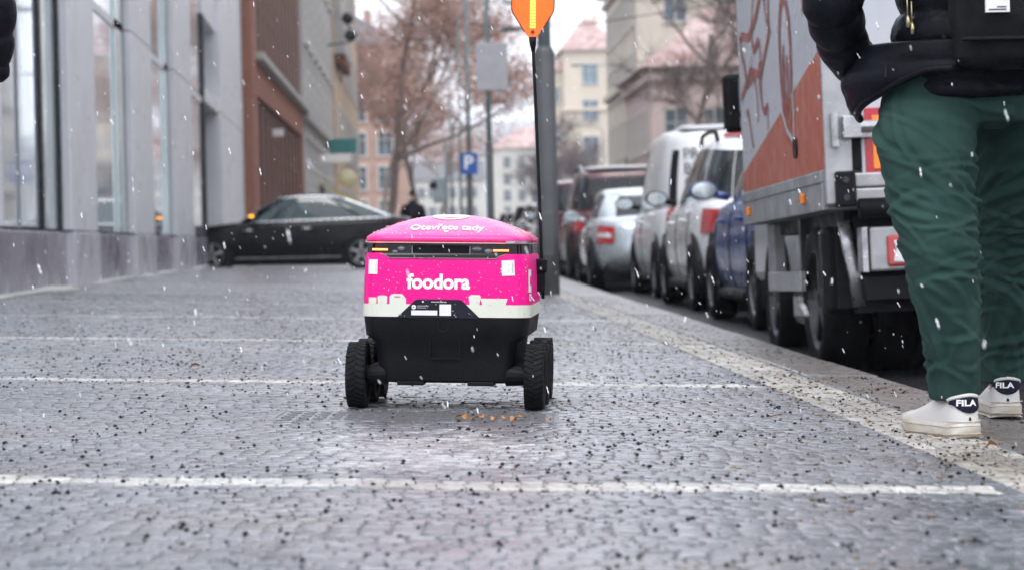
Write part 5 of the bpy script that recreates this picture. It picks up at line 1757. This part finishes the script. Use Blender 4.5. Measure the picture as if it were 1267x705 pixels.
# ---- generic house with separate windows
def win_mesh(w, h, glass):
    fr = MB(); t = .12
    for a in ((-w / 2 - t, w / 2 + t, h / 2, h / 2 + t * 1.4), (-w / 2 - t, -w / 2, -h / 2, h / 2), (w / 2, w / 2 + t, -h / 2, h / 2), (-.03, .03, -h / 2, h / 2)):
        fr.box(a[0], a[1], -.07, .05, a[2], a[3])
    fr.box(-w / 2, w / 2, -.05, .03, h * .16, h * .16 + .06)
    fr.box(-w / 2 - t * 1.3, w / 2 + t * 1.3, -.14, .05, -h / 2 - .12, -h / 2)
    pn = MB(); pn.box(-w / 2, w / 2, -.015, .02, -h / 2, h / 2)
    return fr.mesh('window', 'window_frame'), pn.mesh('pane', glass)
def house(name, label, x0, x1, y0, y1, h, wall, roof, wins, cat='building', base=-.3, roofm='roof_red', bands=()):
    root = empty(name, ((x0 + x1) / 2, (y0 + y1) / 2, base), (0, 0, 0), label, cat)
    ax, ay = (x1 - x0) / 2, (y1 - y0) / 2
    mb = MB(); mb.box(-ax, ax, -ay, ay, 0, h); mb.build('wall', wall, root)
    if roof:
        kind, rh, ov = roof
        mb = MB()
        if kind == 'hip':
            k = min(ax, ay) * .85
            vs = [(-ax - ov, -ay - ov, h), (ax + ov, -ay - ov, h), (ax + ov, ay + ov, h), (-ax - ov, ay + ov, h), (-ax + k, -ay + k, h + rh), (ax - k, -ay + k, h + rh), (ax - k, ay - k, h + rh), (-ax + k, ay - k, h + rh)]
            mb.add(vs, [(0, 1, 5, 4), (1, 2, 6, 5), (2, 3, 7, 6), (3, 0, 4, 7), (4, 5, 6, 7), (3, 2, 1, 0)])
        else:
            mb.add([(-ax - ov, -ay - ov, h), (ax + ov, -ay - ov, h), (ax + ov, ay + ov, h), (-ax - ov, ay + ov, h), (-ax - ov, 0, h + rh), (ax + ov, 0, h + rh)], [(0, 1, 5, 4), (2, 3, 4, 5), (0, 4, 3), (1, 2, 5), (3, 2, 1, 0)])
        ro = mb.build('roof', roofm, root)
        mb = MB(); mb.box(ax * .3, ax * .3 + .6, -.3, .3, h + rh * .3, h + rh + .9); mb.build('chimney', wall, ro)
    for z in bands:
        mb = MB(); mb.box(-ax - .25, ax + .25, -ay - .25, ay + .25, z, z + .35); mb.build('cornice', wall, root, bevel=.05)
    for side, u0, u1, nc, z0, z1, nr, w, hh, gl in wins:
        fm, pm_ = win_mesh(w, hh, gl)
        for i in range(nc):
            for j in range(nr):
                u = u0 + (u1 - u0) * (i + .5) / nc
                z = z0 + (z1 - z0) * (j / max(1, nr - 1) if nr > 1 else 0)
                if side == 'front': lc, rt = (u, -ay - .01, z), 0
                elif side == 'left': lc, rt = (-ax - .01, u, z), -math.pi / 2
                else: lc, rt = (ax + .01, u, z), math.pi / 2
                o = link('window', fm, root, lc, (0, 0, rt)); link('pane', pm_, o)
    return root
# left row continues
house('stone_house', 'grey stone house next to the brick building', -16, -4.25, 84.2, 112, 15, 'stone_grey', ('gable', 3, .3), [('right', -13, 13, 7, 2.4, 12.5, 4, 1.5, 2.2, 'window_glass')], bands=(5.1,))
bei = house('corner_house', 'beige corner house with a projecting eave on the left', -16, -4.15, 112.2, 150, 17, 'stucco_beige', ('hip', 4, .5), [('right', -17, 17, 8, 2.4, 14, 4, 1.3, 2.2, 'window_glass')])
mb = MB(); mb.box(5.6, 6.45, -18.8, -10, 9.6, 11.2); mb.box(5.6, 6.3, -18.8, -10, 11.2, 14); mb.build('bay', 'stone_grey', bei, bevel=.05)
mb = MB(); mb.box(5.8, 6.4, -18.6, -10.2, 9.2, 9.6); mb.build('bay_soffit', 'soffit', bei)
house('brown_house', 'tall reddish brown house half hidden by the brown-leaved trees', -12, -1.6, 205, 225, 17.6, 'stucco_brown', ('hip', 3, .4), [('front', -4.5, 4.5, 4, 3.5, 15, 5, 1.2, 1.9, 'window_glass')], roofm='roof_slate')
# right row
house('pink_house', 'pink house with red roof behind the bare street tree', 10.3, 18, 110, 124, 8.55, 'stucco_pink', ('hip', 3.2, .5), [('front', -3.6, 3.4, 4, 2.3, 5.7, 2, .95, 1.8, 'window_blue'), ('left', -6.5, 6.5, 5, 2.3, 5.7, 2, .95, 1.8, 'window_blue')], bands=(7.9,))
house('tan_house', 'tall tan apartment house rising behind the pink house', 11.3, 36, 128, 150, 15.6, 'stucco_tan', ('hip', 5.5, .6), [('front', -11.6, 11.6, 9, 3, 13.2, 4, 1.1, 1.9, 'window_glass'), ('left', -10, 10, 7, 3, 13.2, 4, 1.1, 1.9, 'window_glass')], roofm='roof_slate', bands=(4.2, 9.2, 14.9))
yh = house('yellow_house', 'pale yellow tower house with red hipped roof at the far bend', 15.0, 20.6, 260, 275, 21.2, 'stucco_yellow', ('hip', 3.6, .5), [('front', -2.6, 2.6, 1, 3, 18.6, 5, 1.6, 2.1, 'window_blue')], bands=(14.6,))
house('yellow_annex', 'lower pale yellow wing to the left of the tower house', 13.7, 14.98, 262, 275, 19.2, 'stucco_yellow', ('hip', 1.2, .4), [('front', -.45, .45, 1, 4, 16.5, 4, .6, 1.7, 'window_blue')], bands=(13.6,))
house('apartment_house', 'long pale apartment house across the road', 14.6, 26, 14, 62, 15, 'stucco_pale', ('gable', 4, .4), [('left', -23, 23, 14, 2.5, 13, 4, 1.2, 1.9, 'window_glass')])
house('town_house', 'beige town house across the road before the pink house', 14.6, 26, 62.2, 106, 14, 'stucco_yellow', ('gable', 4, .4), [('left', -20, 20, 12, 2.5, 12, 4, 1.2, 1.9, 'window_glass')])
# far end of the street
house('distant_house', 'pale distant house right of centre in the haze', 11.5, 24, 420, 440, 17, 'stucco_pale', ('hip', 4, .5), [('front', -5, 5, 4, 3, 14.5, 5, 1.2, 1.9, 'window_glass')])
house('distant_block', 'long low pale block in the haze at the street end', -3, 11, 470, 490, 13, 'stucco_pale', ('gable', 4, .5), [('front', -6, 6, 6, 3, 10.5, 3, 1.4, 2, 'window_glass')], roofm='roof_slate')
house('distant_terrace', 'faint grey terrace high at the street end', 22, 48, 500, 520, 19, 'stucco_tan', ('gable', 4, .5), [('front', -11, 11, 7, 3, 16, 5, 1.4, 2, 'window_glass')], roofm='roof_slate')
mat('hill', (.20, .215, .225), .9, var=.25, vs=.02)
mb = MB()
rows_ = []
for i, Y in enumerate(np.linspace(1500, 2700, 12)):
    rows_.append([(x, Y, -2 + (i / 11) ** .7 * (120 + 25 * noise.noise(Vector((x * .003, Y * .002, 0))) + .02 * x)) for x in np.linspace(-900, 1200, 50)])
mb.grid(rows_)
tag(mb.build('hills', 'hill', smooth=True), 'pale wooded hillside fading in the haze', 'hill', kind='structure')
# ================================================================ STREET FURNITURE
def lamp_post(Y, X, label, arm=True, sleeve=2.25, r0=.098, r1=.062, hgt=8.6, side=1, group='lamp posts along the kerb', reach=1.6):
    g = gz(X)
    root = empty('lamp_post', (X, Y, g), (0, 0, 0), label, 'lamp post', group)
    mb = MB(); mb.tube([(0, 0, -.05), (0, 0, .6), (0, 0, sleeve - .06), (0, 0, sleeve)], [r0 * 1.02, r0, r0 * .97, r1 * 1.1], 20); mb.build('sleeve', 'pole_grey', root, smooth=True)
    pts = [(0, 0, sleeve - .02), (0, 0, 5), (0, 0, hgt - .5)]
    rd = [r1, r1 * .9, r1 * .75]
    if arm:
        for t in np.linspace(.15, 1, 7):
            pts.append((side * reach * (1 - math.cos(t * math.pi / 2)) , 0, hgt - .5 + .5 * math.sin(t * math.pi / 2))); rd.append(r1 * .6)
    mb = MB(); mb.tube(pts, rd, 14); up = mb.build('shaft', 'pole_teal', root, smooth=True)
    if arm:
        mb = MB(); x, z = pts[-1][0], pts[-1][2]
        mb.tube([(x - side * .05, 0, z), (x + side * .15, 0, z + .01), (x + side * .5, 0, z - .01), (x + side * .62, 0, z - .02)], [.05, .10, .09, .03], 10, sx=1, sy=.5); mb.build('lamp_head', 'alu', root, smooth=True)
    mb = MB(); mb.box(-.05, .05, -r0 - .004, -r0 + .03, .35, .75); mb.build('service_door', 'pole_grey', root, bevel=.006)
    return root
lamp_post(21.93, 1.09, 'thick grey lamp post standing just right of the robot')
p2_ = lamp_post(42, 1.10, 'lamp post carrying the back of a rectangular sign', r0=.066, r1=.045)
lamp_post(62, 1.10, 'lamp post behind the blue parking sign', r0=.085, r1=.055)
lamp_post(82, 1.15, 'thin lamp post with curved arm left of the blue sign', r0=.05, r1=.04)
lamp_post(102, 1.05, 'faintest lamp post farthest down the pavement', r0=.055, r1=.045)
mat('sign_back', (.36, .36, .38), .5, .2, var=.06)
mat('sign_blue', (.01, .085, .36), .4, var=.08)
s1 = empty('road_sign', (1.17, 41.9, 0), (0, 0, 0), 'grey back of a rectangular sign high on a post', 'sign')
mb = MB(); mb.box(-.275, .275, -.03, -.01, 3.08, 3.90); mb.build('panel', 'sign_back', s1, bevel=.008)
mb = MB(); mb.box(-.26, .26, -.01, .03, 3.3, 3.35); mb.box(-.26, .26, -.01, .03, 3.65, 3.70); mb.build('bracket', 'steel', s1)
s2 = empty('parking_sign', (1.10, 61.88, 0), (0, 0, 0), 'blue parking sign with white P on a post', 'sign')
mb = MB(); mb.box(-.21, .21, -.02, .0, 2.2, 2.75); sp = mb.build('panel', 'sign_blue', s2, bevel=.01)
vs, fs = text_geo('P', .5, .01, 'CENTER')
mb = MB(); mb.add([(u - .02, -.024, 2.34 + v * .95) for u, v in vs], fs); mb.build('letter', 'logo_white', sp, fix=False)
s3 = empty('traffic_sign_post', (.62, 75, 0), (0, 0, 0), 'thin post with small grey box left of the parking sign', 'post')
mb = MB(); mb.tube([(0, 0, -.1), (0, 0, 3.6)], .04, 10); mb.build('shaft', 'pole_teal', s3)
mb = MB(); mb.box(-.42, -.04, -.1, .1, 1.7, 2.5); mb.build('box', 'pole_teal', s3, bevel=.03)
mb = MB(); mb.lathe([(0, -.12), (.12, -.12), (.13, -.08)], 14, 'y', (-.42, 0, 2.25)); mb.build('lens_hood', 'black_plastic', s3)
# lamp hung over the road on a wire
w1 = empty('hanging_lamp', (2.3, 62, 0), (0, 0, 0), 'small lamp hanging on a wire over the road', 'lamp')
mb = MB(); mb.tube([(-1.2, 0, 6.05), (0, 0, 5.93), (2, 0, 6.0), (12.3, 0, 7.4)], .012, 6); mb.build('wire', 'black_plastic', w1)
mb = MB(); mb.tube([(-.35, 0, 5.86), (-.1, 0, 5.92), (.25, 0, 5.88)], [.03, .08, .03], 8, sx=1, sy=.5); mb.build('lamp_head', 'pole_grey', w1, smooth=True)
lamp_post(112, 13.2, 'lamp post with long curved arm in front of the pink house', hgt=8.9, side=-1, reach=2.4, r0=.08, r1=.06)
lamp_post(135, 12.2, 'lamp post with thin arm left of the taller street lamp', hgt=10.6, side=-1, reach=3.4, r0=.07, r1=.05, sleeve=2)
lamp_post(125, 8.3, 'low lamp post by the bare trees right of centre', hgt=6.1, side=-1, reach=1.3, r0=.06, r1=.05)
lamp_post(150, 11.0, 'second low lamp post behind the bare trees', hgt=8.0, side=-1, reach=2.6, r0=.07, r1=.05)
# signs and lantern on the left row
mat('teal', (.02, .17, .17), .4)
mat('cream_glow', (.55, .52, .36), .5)
t1 = empty('shop_sign', (-3.6, 100, 0), (0, 0, 0), 'teal box sign jutting from the house on the left', 'sign')
mb = MB(); mb.box(-.35, .75, -.1, .1, 4.25, 4.85); mb.box(-.75, -.35, -.03, .03, 4.5, 4.56); mb.build('panel', 'teal', t1, bevel=.03)
t2 = empty('shop_sign', (-3.8, 96, 0), (0, 0, 0), 'long pale sign below the teal box sign', 'sign')
mb = MB(); mb.box(-.4, .85, -.1, .1, 3.72, 4.05); mb.box(-.6, -.4, -.03, .03, 3.85, 3.9); mb.build('panel', 'white_sticker', t2, bevel=.03)
t3 = empty('round_sign', (-3.2, 98, 0), (0, 0, 0), 'round cream sign lowest on the left row', 'sign')
mb = MB(); mb.lathe([(0, -.08), (.33, -.08), (.36, 0), (.33, .08), (0, .08)], 24, 'y', (0, 0, 3.15)); mb.tube([(-1.1, 0, 3.15), (-.4, 0, 3.15)], .03, 6); mb.build('disc', 'cream_glow', t3, smooth=True)
t4 = empty('awning', (-4.1, 97, 0), (0, 0, 0), 'yellowish awning below the round sign', 'awning')
mb = MB(); mb.add([(-.1, -3, 2.9), (1.3, -3, 2.3), (1.3, 3, 2.3), (-.1, 3, 2.9), (-.1, -3, 2.85), (1.3, -3, 2.1), (1.3, 3, 2.1), (-.1, 3, 2.85)], [(0, 1, 2, 3), (7, 6, 5, 4), (0, 4, 5, 1), (1, 5, 6, 2), (2, 6, 7, 3)])
mat('awning_yellow', (.5, .40, .16), .8, var=.15); mb.build('canvas', 'awning_yellow', t4)
ln_ = empty('wall_lantern', (-4.1, 106, 0), (0, 0, 0), 'dark double lantern on a bracket high on the left row', 'lantern')
mb = MB(); mb.tube([(-.1, 0, 9.2), (.85, 0, 9.3), (.85, 0, 10.6)], .04, 6); mb.build('bracket', 'black_plastic', ln_)
for z in (9.6, 10.35):
    mb = MB(); mb.lathe([(0, -.28), (.2, -.2), (.28, 0), (.2, .2), (0, .28)], 14, 'z', (.85 + (10 - z) * .15, 0, z)); mb.build('globe', 'black_gloss', ln_, smooth=True)

# far pedestrian
fp = [(.0, .0)]
straight2 = lambda sx: [(sx * .10, 0, z + .04, a, b_) for z, (a, b_) in zip((.03, .085, .2, .33, .42, .55, .68, .8, .9), lr)]
aL = [((-.185, 0, 1.39), .075), ((-.26, -.02, 1.21), .075), ((-.28, -.02, 1.08), .07), ((-.27, .06, .96), .06), ((-.26, .09, .86), .05)]
aR = [((-p[0], p[1], p[2]), r_) for (p, r_) in aL]
make_person((-.36, 61, .03), 0, 'distant person in dark clothes behind the black saloon', 'trouser_dark', straight2(-1), straight2(1), aL, aR,
            [(-.10, 0, 0, 0), (.10, 0, 0, 0)], ('black_plastic', 'rubber', 'navy'),
            [(0, 0, .83, .2, .165), (0, 0, .86, .222, .175), (0, 0, 1.05, .215, .165), (0, 0, 1.2, .215, .16), (0, 0, 1.32, .215, .15), (0, 0, 1.41, .19, .125), (0, 0, 1.465, .12, .09)])

# ================================================================ TREES
mat('bark', (.21, .17, .155), .85, var=.3, vs=6)
mat('bark_dark', (.16, .13, .14), .85, var=.3, vs=6)
def leaf_brown(name, c, c2):
    m = mat(name, c, .7, var=.3, vs=1.1, c2=c2)
    return m
leaf_brown('leaf_brown', (.30, .145, .10), (.46, .28, .22))
def tree(name, label, loc, height, r0, spread, nleaf, seed, leafm='leaf_brown', barkm='bark', lsize=.16, up=.55, start=.25, twigs=0, group=None, depth=4, squash=1.0):
    r_ = random.Random(seed)
    root = empty(name, loc, (0, 0, 0), label, 'tree', group)
    mb = MB()
    tips = []
    def branch(p, d, ln, rad, lev):
        n = 4
        pts, rds = [p.copy()], [rad]
        for i in range(n):
            d = (d + Vector((r_.gauss(0, .12), r_.gauss(0, .12), r_.gauss(.03, .08)))).normalized()
            p = p + d * (ln / n)
            pts.append(p.copy()); rds.append(rad * (1 - .55 * (i + 1) / n))
            if lev >= 2: tips.append((p.copy(), d.copy(), rds[-1]))
        mb.tube(pts, rds, 7 if lev < 2 else 4, cap=False)
        if lev < depth:
            k = r_.choice((3, 4)) if lev else r_.choice((5, 6))
            for q in range(k):
                t = r_.uniform(.45, 1) if lev else r_.uniform(start + .15, 1)
                i = min(n - 1, int(t * n)); f = t * n - i
                bp0 = pts[i].lerp(pts[i + 1], f)
                a = r_.uniform(0, 6.283)
                side = Vector((math.cos(a), math.sin(a), r_.uniform(.05, up)))
                nd = (d * r_.uniform(.35, .8) + side.normalized()).normalized()
                branch(bp0, nd, ln * r_.uniform(.48, .72) * (spread if lev == 0 else 1), rds[i] * r_.uniform(.4, .62), lev + 1)
    branch(Vector((0, 0, -.3)), Vector((r_.gauss(0, .03), 0, 1)), height * .62, r0, 0)
    mb.build('trunk', barkm, root, smooth=True, fix=False)
    if twigs:
        mt = MB()
        for _ in range(twigs):
            p, d, rad = r_.choice(tips)
            for __ in range(1):
                nd = (d + Vector((r_.gauss(0, .7), r_.gauss(0, .7), r_.gauss(.1, .5)))).normalized()
                ln = r_.uniform(.4, 1.3)
                e1 = p + nd * ln * .5 + Vector((r_.gauss(0, .06), r_.gauss(0, .06), 0))
                mt.tube([p, e1, p + nd * ln + Vector((r_.gauss(0, .1), r_.gauss(0, .1), .05))], [.013, .010, .004], 3, cap=False)
        mt.build('twigs', barkm, root, fix=False)['kind'] = 'stuff'
    if nleaf:
        V = np.empty((nleaf, 4, 3))
        for i in range(nleaf):
            p, d, rad = r_.choice(tips)
            c = p + Vector((r_.gauss(0, .5), r_.gauss(0, .5), r_.gauss(-.1, .45)))
            a = Vector((r_.gauss(0, 1), r_.gauss(0, 1), r_.gauss(0, 1))).normalized()
            b_ = a.orthogonal().normalized()
            s = lsize * r_.uniform(.6, 1.3)
            V[i] = [c - a * s * .5, c + b_ * s * .3, c + a * s * .5, c - b_ * s * .3]
        me = bpy.data.meshes.new('crown')
        me.from_pydata(V.reshape(-1, 3).tolist(), [], [(4 * i, 4 * i + 1, 4 * i + 2, 4 * i + 3) for i in range(nleaf)])
        me.materials.append(MATS[leafm])
        tag(link('crown', me, root), kind='stuff')
    return root
G1 = 'brown-leaved trees along the left pavement'
tree('street_tree', 'large brown-leaved tree beside the beige corner house', (-2.2, 128, 0), 22, .24, .95, 15000, 3, lsize=.2, start=.12, twigs=1500, group=G1)
tree('street_tree', 'brown-leaved tree with open top just right of the largest one', (.0, 150, 0), 19, .22, .75, 8000, 5, lsize=.20, group=G1)
tree('street_tree', 'thin brown-leaved tree nearest the blue parking sign', (1.1, 178, 0), 16, .18, .55, 3600, 9, lsize=.22, group=G1)
tree('street_tree', 'dense low brown-leaved tree left of the distant person', (-3.0, 168, 0), 17, .2, .95, 13000, 12, lsize=.22, start=.02, twigs=1500, group=G1)
G2 = 'bare trees on the right of the road'
tree('bare_tree', 'big bare tree with spreading branches in front of the pink house', (11.6, 92, -.1), 17.5, .24, .95, 0, 21, barkm='bark', twigs=4800, start=.1, group=G2)
tree('bare_tree', 'bare tree in front of the tan apartment house', (10.4, 102, -.1), 15.5, .2, .85, 0, 25, barkm='bark', twigs=3600, group=G2)
tree('bare_tree', 'small dense bare tree below the yellow tower house', (10.4, 165, -.1), 9.5, .16, .8, 2600, 31, leafm='leaf_purple' if 'leaf_purple' in MATS else 'bark_dark', barkm='bark_dark', twigs=2200, lsize=.12, group=G2)
tree('bare_tree', 'bushy bare tree farthest down the right side', (9.6, 215, -.1), 9, .16, .8, 2600, 37, leafm='bark_dark', barkm='bark_dark', twigs=1800, lsize=.14, group=G2)

# ================================================================ AIR
# falling snow: small clumped flakes, real pieces in the air
mat('snowflake', (.86, .87, .9), .7, var=.03)
def snow():
    V, F = [], []
    oct_f = [(0, 2, 4), (2, 1, 4), (1, 3, 4), (3, 0, 4), (2, 0, 5), (1, 2, 5), (3, 1, 5), (0, 3, 5)]
    r_ = random.Random(99)
    n = 0
    while n < 2900:
        y = (r_.uniform(3.2 ** 3, 21 ** 3)) ** (1 / 3) if r_.random() < .72 else r_.uniform(4.2, 9)
        x = r_.uniform(-.3, .36) * y
        z = CAM_H + r_.uniform(-.16, .17) * y
        if z < gz(x) + .02: continue
        if x < facade_x(y) + .1: continue
        n += 1
        s = r_.choice((.0008, .0010, .0012, .0015, .0019, .0025))
        ln = s * r_.uniform(1.5, 4.4)
        ax = Vector((.28 + r_.gauss(0, .14), r_.gauss(0, .15), -1)).normalized()
        u = ax.orthogonal().normalized(); w = ax.cross(u)
        for q in range(2):
            c = Vector((x, y, z)) + ax * (ln * (q - .5) * .8) + Vector((r_.gauss(0, s * .3), r_.gauss(0, s * .3), 0))
            k = len(V)
            a, b_ = s * r_.uniform(.75, 1.1), s * r_.uniform(.75, 1.1)
            V += [c - u * a, c + u * a, c - w * b_, c + w * b_, c + ax * ln * .75, c - ax * ln * .75]
            F += [tuple(k + i for i in f) for f in oct_f]
    me = bpy.data.meshes.new('falling_snow')
    me.from_pydata([tuple(v) for v in V], [], F)
    me.materials.append(MATS['snowflake'])
    me.polygons.foreach_set('use_smooth', [True] * len(me.polygons))
    tag(link('falling_snow', me), 'white snowflakes falling through the whole street', 'snow', kind='stuff')
snow()

# haze over the street
mb = MB(); mb.box(-1000, 1300, -60, 2800, -6, 170)
hm = bpy.data.materials.new('haze_air'); hm.use_nodes = True
hn = hm.node_tree
hn.nodes.remove(hn.nodes['Principled BSDF'])
pv = hn.nodes.new('ShaderNodeVolumePrincipled')
pv.inputs['Color'].default_value = (.96, .97, 1, 1)
pv.inputs['Density'].default_value = .00032
pv.inputs['Anisotropy'].default_value = .2
hn.links.new(pv.outputs[0], hn.nodes['Material Output'].inputs['Volume'])
MATS['haze_air'] = hm
tag(mb.build('haze', 'haze_air'), 'pale snowy haze filling the street', 'haze', kind='stuff')
